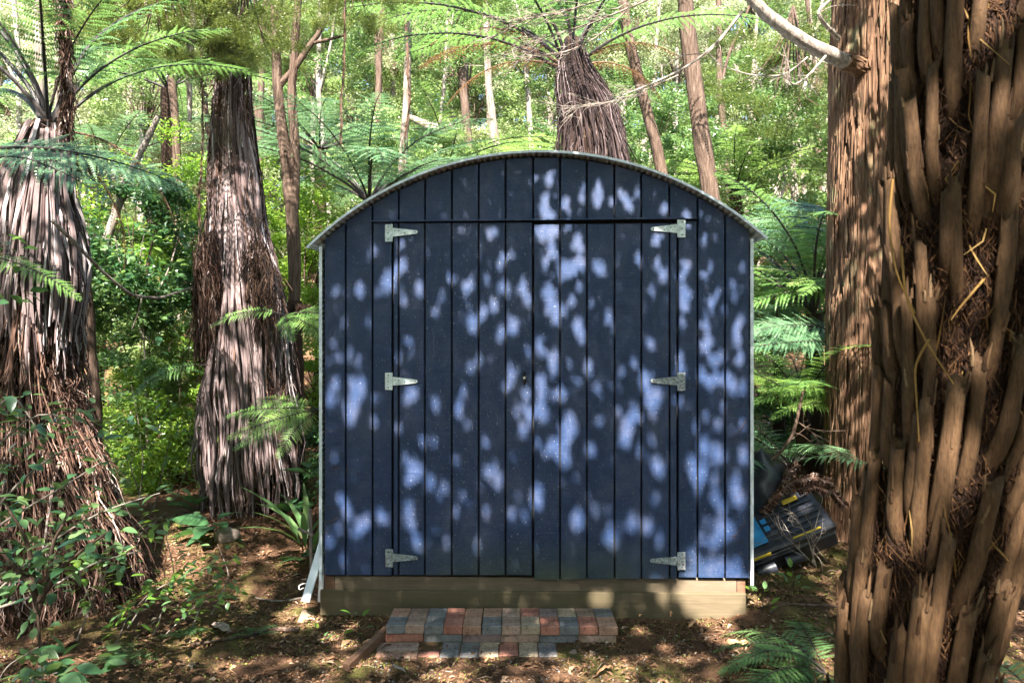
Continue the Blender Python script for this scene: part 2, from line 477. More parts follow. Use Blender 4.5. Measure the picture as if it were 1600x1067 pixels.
def brickmat(name, c, c2=None):
    m, nt, p = newmat(name)
    v = coords(nt)
    n = noisetex(nt, v, 55, 6, 0.75)
    n2 = noisetex(nt, v, 9, 5, 0.6)
    c2 = c2 or c
    r = ramp(nt, n2, [(0.35, tuple(x * 0.8 for x in c)), (0.65, tuple(x * 1.15 for x in c2))])
    sp = ramp(nt, n, [(0.34, (0.35, 0.33, 0.32)), (0.48, (1, 1, 1)), (0.66, (1.0, 1.0, 1.0)), (0.78, (1.5, 1.5, 1.5))])
    col = mixc(nt, 1.0, r.outputs[0], sp.outputs[0], 'MULTIPLY')
    # moss in the joints and dirt settled on top
    n4 = noisetex(nt, coords(nt), 14, 6, 0.8)
    f = ramp(nt, n4, [(0.55, (0, 0, 0)), (0.75, (0.7,) * 3)])
    col = mixc(nt, f.outputs[0], col, (0.10, 0.075, 0.04))
    nt.links.new(col, p.inputs['Base Color']); p.inputs['Roughness'].default_value = 0.92
    p.inputs['Specular IOR Level'].default_value = 0.2
    bump(nt, p, n, 0.6, 0.006)
    return m
BR = {
 'blue': brickmat('blue_grey_brick', (0.135, 0.130, 0.130), (0.17, 0.165, 0.168)),
 'grey': brickmat('grey_brick', (0.119, 0.116, 0.115), (0.161, 0.157, 0.154)),
 'red': brickmat('red_brick', (0.294, 0.119, 0.084), (0.350, 0.154, 0.112)),
 'salmon': brickmat('salmon_brick', (0.322, 0.175, 0.119), (0.364, 0.210, 0.147)),
 'pink': brickmat('pink_brown_brick', (0.266, 0.175, 0.133), (0.322, 0.217, 0.168)),
 'brown': brickmat('brown_brick', (0.182, 0.123, 0.095), (0.238, 0.161, 0.119)),
 'tan': brickmat('tan_brick', (0.294, 0.217, 0.154), (0.350, 0.266, 0.189)),
 'mauve': brickmat('mauve_brick', (0.196, 0.129, 0.119), (0.238, 0.168, 0.154)),
}

def groundmat():
    m, nt, p = newmat('forest_soil')
    v = coords(nt)
    a = noisetex(nt, v, 1.6, 6, 0.65)
    b = noisetex(nt, v, 26, 8, 0.8)
    c = noisetex(nt, v, 110, 4, 0.7)
    base = ramp(nt, b, [(0.25, (0.035, 0.019, 0.011)), (0.5, (0.15, 0.078, 0.043)), (0.62, (0.24, 0.13, 0.075)), (0.78, (0.34, 0.21, 0.13))])
    soil = mixc(nt, ramp(nt, c, [(0.3, (0.0,) * 3), (0.7, (0.6,) * 3)]).outputs[0], base.outputs[0], (0.13, 0.065, 0.038))
    mossf = ramp(nt, a, [(0.50, (0, 0, 0)), (0.62, (0.75,) * 3)])
    moss = ramp(nt, c, [(0.3, (0.06, 0.07, 0.012)), (0.7, (0.22, 0.22, 0.05))])
    col = mixc(nt, mossf.outputs[0], soil, moss.outputs[0])
    nt.links.new(col, p.inputs['Base Color']); p.inputs['Roughness'].default_value = 0.95
    p.inputs['Specular IOR Level'].default_value = 0.15
    ad = N(nt, 'Math', operation='ADD'); nt.links.new(b, ad.inputs[0]); nt.links.new(c, ad.inputs[1])
    bump(nt, p, ad.outputs[0], 1.0, 0.03)
    return m
M['ground'] = groundmat()

def littermat(name, stops):
    m, nt, p = newmat(name)
    g = N(nt, 'NewGeometry')
    r = ramp(nt, g.outputs['Random Per Island'], stops, 'LINEAR')
    nt.links.new(r.outputs[0], p.inputs['Base Color']); p.inputs['Roughness'].default_value = 0.85
    p.inputs['Specular IOR Level'].default_value = 0.2
    return m
M['litter'] = littermat('litter_bits', [(0, (0.025, 0.014, 0.009)), (0.4, (0.10, 0.053, 0.028)), (0.8, (0.18, 0.095, 0.05)), (0.95, (0.26, 0.16, 0.10)), (1, (0.38, 0.28, 0.2))])
M['chip'] = simple('orange_bark_chip', (0.50, 0.26, 0.13), 0.8, 0, 0.4, 30, 0.3, (1, 4, 1))
M['gravel'] = littermat('gravel_bits', [(0, (0.08, 0.075, 0.07)), (0.6, (0.18, 0.18, 0.165)), (1, (0.42, 0.42, 0.40))])
M['mossbit'] = littermat('moss_bits', [(0, (0.08, 0.12, 0.02)), (0.5, (0.16, 0.22, 0.04)), (1, (0.34, 0.36, 0.08))])
M['stone'] = simple('pale_stone', (0.42, 0.38, 0.33), 0.9, 0, 0.35, 6, 0.5)
M['blackplastic'] = simple('black_plastic', (0.018, 0.019, 0.024), 0.38, 0, 0.4, 14, 0.05, spec=0.5)
M['greyplastic'] = simple('dark_grey_plastic', (0.025, 0.027, 0.036), 0.4, 0, 0.4, 30, 0.05, spec=0.5)
M['blueplastic'] = simple('blue_plastic', (0.02, 0.20, 0.42), 0.35, 0, 0.15, 20, 0.03, spec=0.5)
M['yellowplastic'] = simple('yellow_plastic', (0.62, 0.42, 0.03), 0.4, 0, 0.2, 20, 0.03)
M['bag'] = simple('black_bag_plastic', (0.012, 0.013, 0.017), 0.35, 0, 0.5, 8, 0.6)
M['twine'] = simple('white_twine', (0.65, 0.65, 0.62), 0.7)

# ------------------------------------------------------------------ ground
def make_ground():
    xs = np.concatenate([np.linspace(-60, -9, 18)[:-1], np.linspace(-9, -3.6, 30)[:-1], np.linspace(-3.6, 4.0, 240)[:-1], np.linspace(4, 9, 28)[:-1], np.linspace(9, 60, 18)])
    ys = np.concatenate([np.linspace(-40, 1.5, 24)[:-1], np.linspace(1.5, 2.7, 20)[:-1], np.linspace(2.7, 7.2, 170)[:-1], np.linspace(7.2, 16, 50)[:-1], np.linspace(16, 90, 24)])
    X, Y = np.meshgrid(xs, ys, indexing='ij')
    Z = gz(X, Y)
    near = np.clip(1 - np.abs(Y - 4.6) / 2.6, 0, 1) * np.clip(1 - np.abs(X) / 4.2, 0, 1)
    pave = (X > -0.75) & (X < 0.62) & (Y > 3.55) & (Y < 4.2)
    nz = np.zeros_like(Z)
    for i in range(X.shape[0]):
        for j in range(X.shape[1]):
            if near[i, j] > 0:
                nz[i, j] = mnoise.fractal((X[i, j] * 6, Y[i, j] * 6, 0.3), 0.8, 2.1, 4) * 0.022 * min(1, near[i, j] * 3)
    nz[pave] *= 0.2
    Z = Z + nz
    mb = MB()
    n, m = X.shape
    i, j = np.meshgrid(np.arange(n - 1), np.arange(m - 1), indexing='ij'); i = i.ravel(); j = j.ravel()
    F = np.stack([i * m + j, (i + 1) * m + j, (i + 1) * m + j + 1, i * m + j + 1], 1)
    mb.add(np.stack([X, Y, Z], -1).reshape(-1, 3), F)
    o = mb.build('ground', M['ground'], smooth=True)
    o['kind'] = 'structure'
make_ground()

# ------------------------------------------------------------------ shed
OL = np.array([-1.079, 4.20, 0.0]); OR_ = np.array([1.310, 4.06, 0.0])
SW = float(np.linalg.norm(OR_ - OL)); SANG = math.atan2(OR_[1] - OL[1], OR_[0] - OL[0])
EX = (OR_ - OL) / SW; EY = np.array([-EX[1], EX[0], 0.0])
def S(u, v, yo=0.0):
    """shed-local (x, z) of the photograph's point (u, v) on the plane yo metres behind the front"""
    d = np.array([(u - 800) / FPX, 1.0, -(v - 533.5) / FPX]); c = np.array([0, 0, CAMZ])
    o = OL + EY * yo
    t = np.dot(o - c, EY) / np.dot(d, EY)
    p = c + d * t
    return float(np.dot(p - OL, EX)), float(p[2])

shed = thing('garden_shed', 'dark navy blue shed of vertical boards with an arched corrugated roof and double doors', 'shed', tuple(OL), SANG)
# arch through three measured points (underside of the rim at the boards)
pa, pb, pc = S(489, 391), S(850, 245), S(1190, 377)
def circ(a, b, c):
    A = np.array([[b[0] - a[0], b[1] - a[1]], [c[0] - a[0], c[1] - a[1]]]) * 2
    B = np.array([b[0] ** 2 - a[0] ** 2 + b[1] ** 2 - a[1] ** 2, c[0] ** 2 - a[0] ** 2 + c[1] ** 2 - a[1] ** 2])
    o = np.linalg.solve(A, B); return o[0], o[1], math.hypot(a[0] - o[0], a[1] - o[1])
CX, CZ, CR = circ(pa, pb, pc)
def arcz(x, off=0.0):
    return CZ + math.sqrt(max(0.01, (CR + off) ** 2 - (x - CX) ** 2))

def board(name, u0, u1, vt, vb, parent, y0=0.0, arch=False, gap=2.6, thick=0.017):
    """a vertical board between two grooves; vt / vb give the photo height of top and bottom, left and right"""
    g = gap / 2 / 280.0
    bl = S(u0, vb[0]); br = S(u1, vb[1])
    if arch:
        tl = S(u0, 350); tr = S(u1, 350)
        xs = np.linspace(tl[0] + g, tr[0] - g, 6)
        top = [(x, arcz(x, -0.004)) for x in xs]
    else:
        tl = S(u0, vt[0]); tr = S(u1, vt[1])
        top = [(tl[0] + g, tl[1]), (tr[0] - g, tr[1])]
    poly = [(bl[0] + g, bl[1]), (br[0] - g, br[1])] + top[::-1]
    mb = MB(); j = rng.uniform(-0.0012, 0.0012)
    prism(mb, poly, y0 + j, y0 + thick, 0.0025)
    return mb.build(name, M['paint'], parent)

lb = lambda u: 898.0 + (u - 506) * (903 - 898) / 667.0 
for a, b in ((506, 540), (540, 582)):
    board('wall_board', a, b, None, (lb(a), lb(b)), shed, arch=True)
board('wall_board', 582, 613, (347, 347), (lb(582), lb(613)), shed)
for a, b in ((1090, 1133), (1133, 1172)):
    board('wall_board', a, b, None, (lb(a), lb(b)), shed, arch=True)
board('wall_board', 1059, 1090, (346, 345), (lb(1059), lb(1090)), shed)
tg = [582, 623, 664, 706, 748, 790, 833, 875, 917, 960, 1002, 1046, 1090]
for a, b in zip(tg, tg[1:]):
    board('gable_board', a, b, None, (345 - (a - 582) * .007, 345 - (b - 582) * .007), shed, arch=True)
def door(label, us, vt, vb, y0):
    d = bpy.data.objects.new('door', None); COL.objects.link(d); d.parent = shed; d['label'] = label
    for a, b in zip(us, us[1:]):
        f = lambda v, u: v[0] + (v[1] - v[0]) * (u - us[0]) / (us[-1] - us[0])
        board('door_board', a, b, (f(vt, a), f(vt, b)), (f(vb, a), f(vb, b)), d, y0)
    mb = MB()
    p0 = S(us[0] + 1, vt[0] + 2); p1 = S(us[-1] - 1, vb[1] - 2)
    box(mb, p0[0], p1[0], y0 + 0.019, y0 + 0.034, p1[1], p0[1])
    mb.build('door_back', M['dark'], d)
    return d
dl = door('left door leaf closing over the middle groove', [614, 623, 664, 706, 748, 790, 832.5], (349, 348), (898, 898), -0.004)
dr = door('right door leaf hanging slightly lower, gap above it', [833.5, 875, 917, 960, 1002, 1046, 1058], (351.5, 349), (905, 903.5), -0.009)
# backing wall behind grooves, near-black in place of groove shade
mb = MB()
xs = np.linspace(0.012, SW - 0.012, 30)
poly = [(xs[0], S(510, 899)[1]), (xs[-1], S(1168, 899)[1])] + [(x, arcz(x, -0.012)) for x in xs[::-1]]
prism(mb, poly, 0.036, 0.06)
mb.build('backing', M['dark'], shed)
# drip mould above the doors
mb = MB()
a0 = S(581, 348); a1 = S(1090, 343)
prism(mb, [(a0[0], a0[1]), (a1[0], a1[1]), (a1[0], a1[1] + 0.010), (a0[0], a0[1] + 0.010)], -0.022, -0.003, 0.002)
mb.build('drip_strip', M['paint'], shed)

# corrugated roof: waves cross the arch, sheet runs back
DEP = 2.5
th0 = math.atan2(pa[1] - CZ, pa[0] - CX); th1 = math.atan2(pc[1] - CZ, pc[0] - CX)
n = 420
th = np.linspace(th0, th1, n)
arcl = (th0 - th) * CR
rad = CR + 0.010 + 0.006 * np.sin(arcl * 2 * np.pi / 0.034)
ysr = np.array([-0.055, 0.6, 1.4, DEP + 0.06])
V = np.stack([np.stack([CX + rad * np.cos(th), np.full(n, y), CZ + rad * np.sin(th)], 1) for y in ysr])
mb = MB()
i, j = np.meshgrid(np.arange(len(ysr) - 1), np.arange(n - 1), indexing='ij'); i = i.ravel(); j = j.ravel()
mb.add(V.reshape(-1, 3), np.stack([i * n + j, i * n + j + 1, (i + 1) * n + j + 1, (i + 1) * n + j], 1))
mb.build('roof', M['galv'], shed, smooth=True)
# rim trim: an angle bent over the front edge of the sheet
mb = MB(); n2 = 90
th = np.linspace(th0 + 0.004, th1 - 0.004, n2)
prof = [(0.014, 0.0), (0.019, -0.064), (0.006, -0.064), (0.006, -0.060), (0.0155, -0.058), (0.0165, 0.0)]
ring = []
for t in th:
    ring.append([(CX + (CR + r + .002) * math.cos(t), y, CZ + (CR + r + .002) * math.sin(t)) for r, y in prof])
V = np.array(ring).reshape(-1, 3); k = len(prof); F = []
for i in range(n2 - 1):
    for j in range(k):
        jj = (j + 1) % k
        F.append((i * k + j, i * k + jj, (i + 1) * k + jj, (i + 1) * k + j))
F = np.array(F); mb.add(V, F)
mb.build('roof_rim', M['galv'], shed)
# side walls (corrugated) and corner strips
for sd_, u_, vt_, vb_, sg in (('l', 505, 386, 905, -1), ('r', 1172.3, 375, 912, 1)):
    x, zt = S(u_, vt_); x, zb = S(u_ - (0 if sg < 0 else 1.5) + (1.5 if sg < 0 else 0), vb_)
    x = 0.004 if sg < 0 else SW - 0.004
    zz = np.arange(zb + 0.02, zt, 0.0035)
    wav = x + sg * (0.006 + 0.006 * np.sin(zz * 2 * np.pi / 0.030))
    ys_ = np.array([-0.006, 1.2, DEP])
    V = np.stack([np.stack([wav, np.full(len(zz), y), zz], 1) for y in ys_])
    m_ = len(zz); mb = MB()
    i, j = np.meshgrid(np.arange(2), np.arange(m_ - 1), indexing='ij'); i = i.ravel(); j = j.ravel()
    mb.add(V.reshape(-1, 3), np.stack([i * m_ + j, i * m_ + j + 1, (i + 1) * m_ + j + 1, (i + 1) * m_ + j], 1))
    mb.build('side_wall', M['galv'], shed, smooth=True)
    mb = MB()
    box(mb, x + (0.000 if sg > 0 else -0.017), x + (0.017 if sg > 0 else 0.000), -0.012, -0.007, zb - 0.005, zt + 0.004)
    box(mb, x + (0.014 if sg > 0 else -0.017), x + (0.017 if sg > 0 else -0.014), -0.007, 0.05, zb - 0.005, zt + 0.004)
    mb.build('corner_strip', M['galv'], shed)
# timber skirting, bearers, piles
def skirt(name, u0, u1, v0, v1, y0, y1, mat):
    a = S(u0, v1[0], y0); b = S(u1, v1[1], y0); c = S(u1, v0[1], y0); d = S(u0, v0[0], y0)
    mb = MB(); prism(mb, [a, b, c, d], y0, y1, 0.003); return mb.build(name, mat, shed)
skirt('skirting_board', 523, 1151, (899.5, 905), (921, 926), 0.020, 0.06, M['timber'])
skirt('end_block', 507, 522.4, (900, 900), (921.5, 921), 0.022, 0.11, M['timber_brown'])
skirt('end_block', 1151.6, 1165, (905, 905), (927, 927), 0.022, 0.11, M['timber_brown'])
skirt('bearer', 500, 1166, (922, 927.5), (961, 972), -0.004, 0.045, M['timber_green'])
for u0, u1, v1 in ((533, 562, 992), (820, 850, 992), (1100, 1130, 985)):
    skirt('pile', u0, u1, (961.5, 961.5), (v1, v1), 0.05, 0.15, M['timber_green'])
mb = MB(); box(mb, 0.1, SW - 0.1, 0.12, DEP, 0.02, 0.20); mb.build('floor_frame', M['dark'], shed)
mb = MB()
poly = [(0.02, 0.2), (SW - .02, 0.2)] + [(x, arcz(x, -0.012)) for x in xs[::-1]]
prism(mb, poly, DEP - 0.03, DEP); mb.build('back_wall', M['paint'], shed)

# T hinges
def hinge(px, vc, up, length, flip, mat, vh, parent):
    """px: inner edge of the plate (pin side); strap runs away from the plate over the door"""
    hp = bpy.data.objects.new('hinge', None); COL.objects.link(hp); hp.parent = parent
    s = -1 if flip else 1
    y = -0.0125 if not flip else -0.0165
    c = S(px, vc)
    k = 1 / 280.0
    mb = MB()
    x0, x1 = sorted((c[0], c[0] - s * 11 * k))
    z0, z1 = c[1] - vh / 2 * k, c[1] + vh / 2 * k
    box(mb, x0, x1, y + 0.002, y + 0.010, z0, z1, 0, 0.0008)
    mb.build('hinge_plate', mat, hp)
    mb = MB()
    tube(mb, [(c[0], y, z0), (c[0], y, z1)], 0.0055, 10)
    mb.build('hinge_pin', mat, hp)
    mb = MB()
    L = length * k
    h0, h1 = 7.0 * k, 2.8 * k
    pts = [(0.002, -h0), (L - h1, -h1)]
    for q in range(7):
        a = -math.pi / 2 + math.pi * q / 6
        pts.append((L - h1 + h1 * math.cos(a), h1 * math.sin(a)))
    pts.append((0.002, h0))
    P = [(c[0] + s * p[0], c[1] + up * k + p[1]) for p in pts]
    if flip: P = P[::-1]
    prism(mb, P, y, y + 0.0035, 0.0006)
    mb.build('hinge_strap', mat, hp)
    sm = MB()
    a = np.linspace(0, 2 * np.pi, 8, endpoint=False)
    def scr(x, z, yy, r=0.0042):
        V = [(x + r * math.cos(t), yy, z + r * math.sin(t)) for t in a] + [(x + r * .6 * math.cos(t), yy - 0.0022, z + r * .6 * math.sin(t)) for t in a]
        mb = MB(); mb.add(V, [(j, (j + 1) % 8, 8 + (j + 1) % 8, 8 + j) for j in range(8)]); mb.add(V[8:], [tuple(range(8))]); 
        mb.build('screw', M['screw'], hp)
    for dz in (-0.36, 0.0, 0.36):
        scr(c[0] - s * 6 * k, c[1] + dz * vh * k, y + 0.0018)
    for fx, fz in ((0.12, 2.5), (0.27, 2.0), (0.5, -1.4), (0.9, 0)):
        scr(c[0] + s * L * fx, c[1] + up * k + fz * k, y - 0.0002, 0.0036)
for (px, vc, up, L, fl, mt, vh) in ((613, 364.5, 1, 41, False, 'hinge', 27), (613, 595.5, 0, 41, False, 'hinge', 27), (613.5, 871, 1, 41, False, 'rusty', 28),
                                   (1059, 358, 0, 42, True, 'hinge', 27), (1059, 596, 1, 42, True, 'rusty', 28), (1059, 875, 0, 43, True, 'rusty', 27)):
    hinge(px, vc, up, L, fl, M[mt], vh, shed)
# paler unpainted-looking patch under lower left hinge and latch with padlock
lt = bpy.data.objects.new('latch', None); COL.objects.link(lt); lt.parent = shed
c = S(819.5, 590)
mb = MB(); pts = []
for t in np.linspace(0, 2 * np.pi, 16, endpoint=False):
    pts.append((c[0] + 0.010 * math.cos(t), c[1] + 0.038 * math.sin(t)))
prism(mb, pts, -0.010, -0.004, 0.001); mb.build('latch_plate', M['iron'], lt)
mb = MB(); tube(mb, [(c[0], -0.010, c[1]), (c[0], -0.032, c[1])], [0.008, 0.007], 10); mb.build('latch_knob', M['steel'], lt)
mb = MB()
P = [(c[0] - 0.004, -0.020, c[1] + 0.004), (c[0] - 0.002, -0.018, c[1] + 0.034), (c[0] + 0.008, -0.018, c[1] + 0.032), (c[0] + 0.009, -0.016, c[1] + 0.006)]
tube(mb, resample(P, 12), 0.0022, 6); mb.build('latch_loop', M['iron'], lt)
mb = MB(); tube(mb, [(c[0], -0.024, c[1] - 0.004), (c[0] - 0.004, -0.026, c[1] - 0.03)], [0.007, 0.004], 8); mb.build('latch_lever', M['iron'], lt)
# wind-blown bits and cobweb threads stuck to the boards
mb = MB()
for (u0, v0, su, sv, nn) in ((525, 731, 14, 3, 34), (560, 738, 26, 5, 30), (512, 760, 6, 60, 26), (1160, 840, 8, 45, 40), (1152, 690, 10, 12, 18), (514, 560, 6, 90, 30), (600, 880, 10, 6, 10), (1165, 500, 4, 90, 18)):
    for _ in range(nn):
        u = rng.normal(u0, su); v = rng.normal(v0, sv)
        if u < 507 or u > 1170: continue
        x, z = S(u, v); s_ = rng.uniform(0.002, 0.006); a = rng.uniform(0, 6.3)
        V = [(x + s_ * math.cos(a), -0.004, z + s_ * math.sin(a)), (x + s_ * .4 * math.cos(a + 2), -0.009, z + s_ * .5 * math.sin(a + 2)), (x - s_ * math.cos(a), -0.005, z - s_ * math.sin(a)), (x + s_ * .4 * math.cos(a - 2), -0.010, z + s_ * .5 * math.sin(a - 2))]
        mb.add(V, [(0, 1, 2, 3)])
for (u0, v0, u1, v1) in ((1140, 690, 1166, 655), (1142, 835, 1168, 850), (1145, 838, 1165, 812), (508, 672, 528, 671), (508, 792, 524, 790), (509, 815, 530, 806), (1130, 640, 1160, 632), (1150, 858, 1170, 870)):
    a = S(u0, v0); b = S(u1, v1)
    P = resample([(a[0], -.006, a[1]), ((a[0] + b[0]) / 2, -.02, (a[1] + b[1]) / 2 - .01), (b[0], -.006, b[1])], 8)
    tube(mb, P, 0.0011, 4)
stuff(mb.build('wall_debris', M['litter'], shed))

# ------------------------------------------------------------------ bricks
def brick_obj(parent, x0, x1, y0, y1, z0, z1, mat, name='brick'):
    w_, d_, h_ = x1 - x0, y1 - y0, z1 - z0
    mb = MB(); box(mb, -w_ / 2, w_ / 2, -d_ / 2, d_ / 2, -h_ / 2, h_ / 2, 0, 0.0035)
    V = mb.v[0]
    for a_ in mb.v:
        a_ += 0
    o = mb.build(name, mat, parent)
    o.location = ((x0 + x1) / 2 + rng.uniform(-.001, .001), (y0 + y1) / 2 + rng.uniform(-.002, .002), (z0 + z1) / 2 + rng.uniform(-.001, .0015))
    o.rotation_euler = (rng.uniform(-.008, .008), rng.uniform(-.008, .008), rng.uniform(-.012, .012))
    return o
step = thing('brick_step', 'two-course step of mixed red and blue-grey paving bricks against the shed bearer', 'step', (0, 0, 0))
ZT, ZM, ZB = 0.060, 0.0135, -0.032
front = ['blue', 'pink', 'grey', 'red', 'salmon', 'blue', 'pink', 'tan', 'red', 'blue', 'red', 'salmon']
back = ['salmon', 'brown', 'blue', None, None, 'salmon', 'pink', 'red', 'mauve', 'tan', 'brown', 'grey']
X0, X1 = W(603, 975, 3.84)[0], W(964.5, 975, 3.84)[0]
pw = (X1 - X0) / 12
for i in range(12):
    xa = X0 + pw * i + 0.0012; xb = X0 + pw * (i + 1) - 0.0012
    yo = [0, 0, 0, -.004, -.012, -.012, -.008, -.008, -.012, -.015, -.012, -.012][i]
    if i in (4,): xb -= 0.004
    f0 = 3.835 + yo
    if back[i] is None:
        brick_obj(step, xa, xb, f0, 4.085, ZM, ZT, BR[front[i]])
    else:
        brick_obj(step, xa, xb, f0, 3.962, ZM, ZT, BR[front[i]])
        brick_obj(step, xa, xb, 3.965, 4.085, ZM, ZT, BR[back[i]])
for i, cname in enumerate(['red', 'grey', 'mauve', 'pink', 'blue', 'pink']):
    xa = X0 - 0.004 + pw * 2 * i + 0.001; xb = xa + pw * 2 - 0.003
    brick_obj(step, xa, xb, 3.845 - .002 * i, 3.95, ZB, ZM - 0.002, BR[cname])
    brick_obj(step, xa + .01, xb + .005, 3.955, 4.07, ZB, ZM - 0.002, BR['brown'])
pav = thing('brick_paving', 'row of half-buried paving bricks laid flat at the foot of the brick step', 'paving', (0, 0, 0))
ZP = ZB + 0.004
row = [(590, 655, 'salmon', 3.63, 3.73), (588, 653, 'pink', 3.735, 3.838), (656, 688, 'red', 3.66, 3.838), (689, 718, 'blue', 3.66, 3.838), (719, 748, 'grey', 3.655, 3.838), (749, 779, 'tan', 3.67, 3.838),
       (780, 809, 'red', 3.68, 3.838), (811, 840, 'tan', 3.665, 3.836), (841, 870, 'blue', 3.665, 3.83), (872, 902, 'pink', 3.68, 3.82), (660, 708, 'salmon', 3.60, 3.655), (711, 746, 'salmon', 3.545, 3.65)]
for k_, (ua, ub, cn, ya, yb) in enumerate(row):
    xa = (ua - 800) / FPX * 3.74; xb = (ub - 800) / FPX * 3.74
    brick_obj(pav, xa, xb, ya, yb, ZP - 0.05, ZP - (0.004 if k_ > 8 else 0.0), BR[cn])

def beam(name, A, B, w_, h_, mat, label, cat, up=(0, 0, 1), bev=0.002):
    A = Vector(A); B = Vector(B); d = B - A
    mb = MB(); box(mb, -w_ / 2, w_ / 2, 0, d.length, -h_ / 2, h_ / 2, 0, bev)
    o = mb.build(name, mat)
    q = d.to_track_quat('Y', 'Z'); o.rotation_euler = q.to_euler(); o.location = A
    return tag(o, label, cat)
beam('timber_batten', (-0.785, 3.50, -0.015), (-0.655, 3.93, 0.005), 0.036, 0.045, M['timber_brown'], 'short brown treated batten lying on the soil left of the brick step', 'batten')
a, b = W(477, 940, 4.12), W(505, 845, 4.3)
beam('white_board', a, b, 0.05, 0.012, M['whiteboard'], 'wider white painted board leaning on the left corner of the shed', 'board')
a, b = W(500, 940, 4.22), W(504, 880, 4.24)
beam('white_board', a, b, 0.03, 0.012, M['whiteboard'], 'narrow white board propped behind the wider white one at the shed corner', 'board')
beam('wooden_stake', W(487, 905, 4.75), W(485, 795, 4.75), 0.02, 0.02, M['timber_grey'], 'thin grey wooden stake standing left of the shed corner', 'stake')
beam('wooden_stick', W(466, 826, 4.72), W(490, 836, 4.70), 0.018, 0.014, M['timber_grey'], 'short grey stick lying across the wooden stake', 'stick')
mb = MB()
P = [W(474, 918, 4.25), W(468, 922, 4.2), W(466, 915, 4.22), W(474, 911, 4.26), W(482, 912, 4.3), W(492, 905, 4.3), W(497, 898, 4.28)]
P = [np.array([p[0], p[1], max(p[2], gh(p[0], p[1]) + .01)]) for p in P]
tube(mb, resample(P, 30), 0.0025, 5)
tag(mb.build('twine', M['twine']), 'loop of white twine on the ground beside the leaning white board', 'twine')

# ------------------------------------------------------------------ fern fronds
def frond(name, L=1.6, Wd=0.5, e0=60, e1=-25, np_=26, npl=13, stip=0.22, leafm='fern', sr=0.014, seed=0, twist=0.0, pdroop=0.35, stm='stipe', curl=0.0):
    r_ = np.random.default_rng(seed)
    n = 30
    s = np.linspace(0, 1, n)
    el = np.radians(e0 + (e1 - e0) * s ** 0.9) + 0.03 * r_.normal(size=n)
    ds = L / (n - 1)
    yaw = twist * s
    P = np.zeros((n, 3))
    for i in range(1, n):
        P[i] = P[i - 1] + ds * np.array([math.cos(el[i]) * math.cos(yaw[i]), math.cos(el[i]) * math.sin(yaw[i]), math.sin(el[i])])
    mb = MB()
    tube(mb, P, sr * (1 - 0.88 * s), 6, 1, cap=False)
    T = unit(np.gradient(P, axis=0))
    for k in range(np_):
        t = stip + (0.985 - stip) * (k + 0.5) / np_
        q = (t - stip) / (1 - stip)
        pl = Wd * (math.sin(math.pi * min(1, 0.16 + 0.84 * q) ** 0.85) ** 0.75) * 0.5 * r_.uniform(0.78, 1.08)
        c = np.array([np.interp(t, s, P[:, a]) for a in range(3)])
        tt = unit(np.array([np.interp(t, s, T[:, a]) for a in range(3)]))
        side0 = unit(np.cross(np.array([0, 0, 1.0]), tt))
        upv = np.cross(tt, side0)
        for sg in (1, -1):
            if r_.random() < .03: continue
            swp = 0.28 + 0.45 * q + r_.uniform(-.12, .12)
            d = unit(side0 * sg * math.cos(swp) + tt * math.sin(swp))
            dr_ = pdroop + r_.uniform(-.16, .2)
            m = npl
            u = (np.arange(m) + 0.3) / m
            prof = (1 - u ** 1.6) * (0.35 + 0.65 * np.minimum(1, u * 4))
            mid = c + d * (pl * u)[:, None] - np.array([0, 0, 1]) * (dr_ * pl * u ** 2)[:, None] + upv * (0.10 * pl * u)[:, None]
            tgt = unit(np.gradient(mid, axis=0))
            nn = unit(np.cross(tt, d) * sg); nn = nn if nn[2] > 0 else -nn
            across = unit(np.cross(nn, tgt))
            w0 = min(0.105 * Wd, (0.985 - stip) * L / np_ * 0.62) * prof
            step_ = pl / m
            for s2 in (1, -1):
                tip = mid + across * (s2 * w0)[:, None] + tgt * (step_ * 0.7) - nn * (w0 * 0.25)[:, None] + r_.normal(size=(m, 3)) * 0.0012
                a0 = mid - tgt * step_ * 0.05; b0 = mid + tgt * step_ * 0.9
                V = np.stack([a0, b0, tip], 1).reshape(-1, 3)
                mb.add(V, np.arange(3 * m).reshape(m, 3), 0)
    return mb.mesh(name, [M[leafm], M[stm]])

FR = {}
FR['long'] = [frond('frond', 2.0, 0.62, e0, e1, 30, 14, 0.24, 'fern', 0.017, i, tw, .3) for i, (e0, e1, tw) in enumerate([(62, -30, .2), (50, -22, -.3), (38, -30, .1), (68, -8, -.1)])]
FR['blue'] = [frond('frond', 1.5, 0.62, e0, e1, 26, 14, 0.18, 'fern_blue', 0.012, 20 + i, tw, .25) for i, (e0, e1, tw) in enumerate([(35, -22, .2), (26, -18, -.2), (45, -30, .1)])]
FR['lime'] = [frond('frond', 1.3, 0.50, e0, e1, 26, 14, 0.15, 'fern_lime', 0.009, 40 + i, tw, .25) for i, (e0, e1, tw) in enumerate([(38, -25, .2), (24, -16, -.2)])]
FR['dead'] = [frond('dead_frond', 1.4, 0.34, e0, e1, 24, 9, 0.2, 'fern_dead', 0.012, 60 + i, tw, 1.2, 'skirt_red') for i, (e0, e1, tw) in enumerate([(20, -70, .2), (-10, -85, -.2)])]
FR['ground'] = [frond('frond', 0.85, 0.34, e0, e1, 24, 13, 0.12, 'fern', 0.005, 80 + i, tw, .2) for i, (e0, e1, tw) in enumerate([(48, -30, .2), (34, -22, -.3), (60, -35, .1)])]

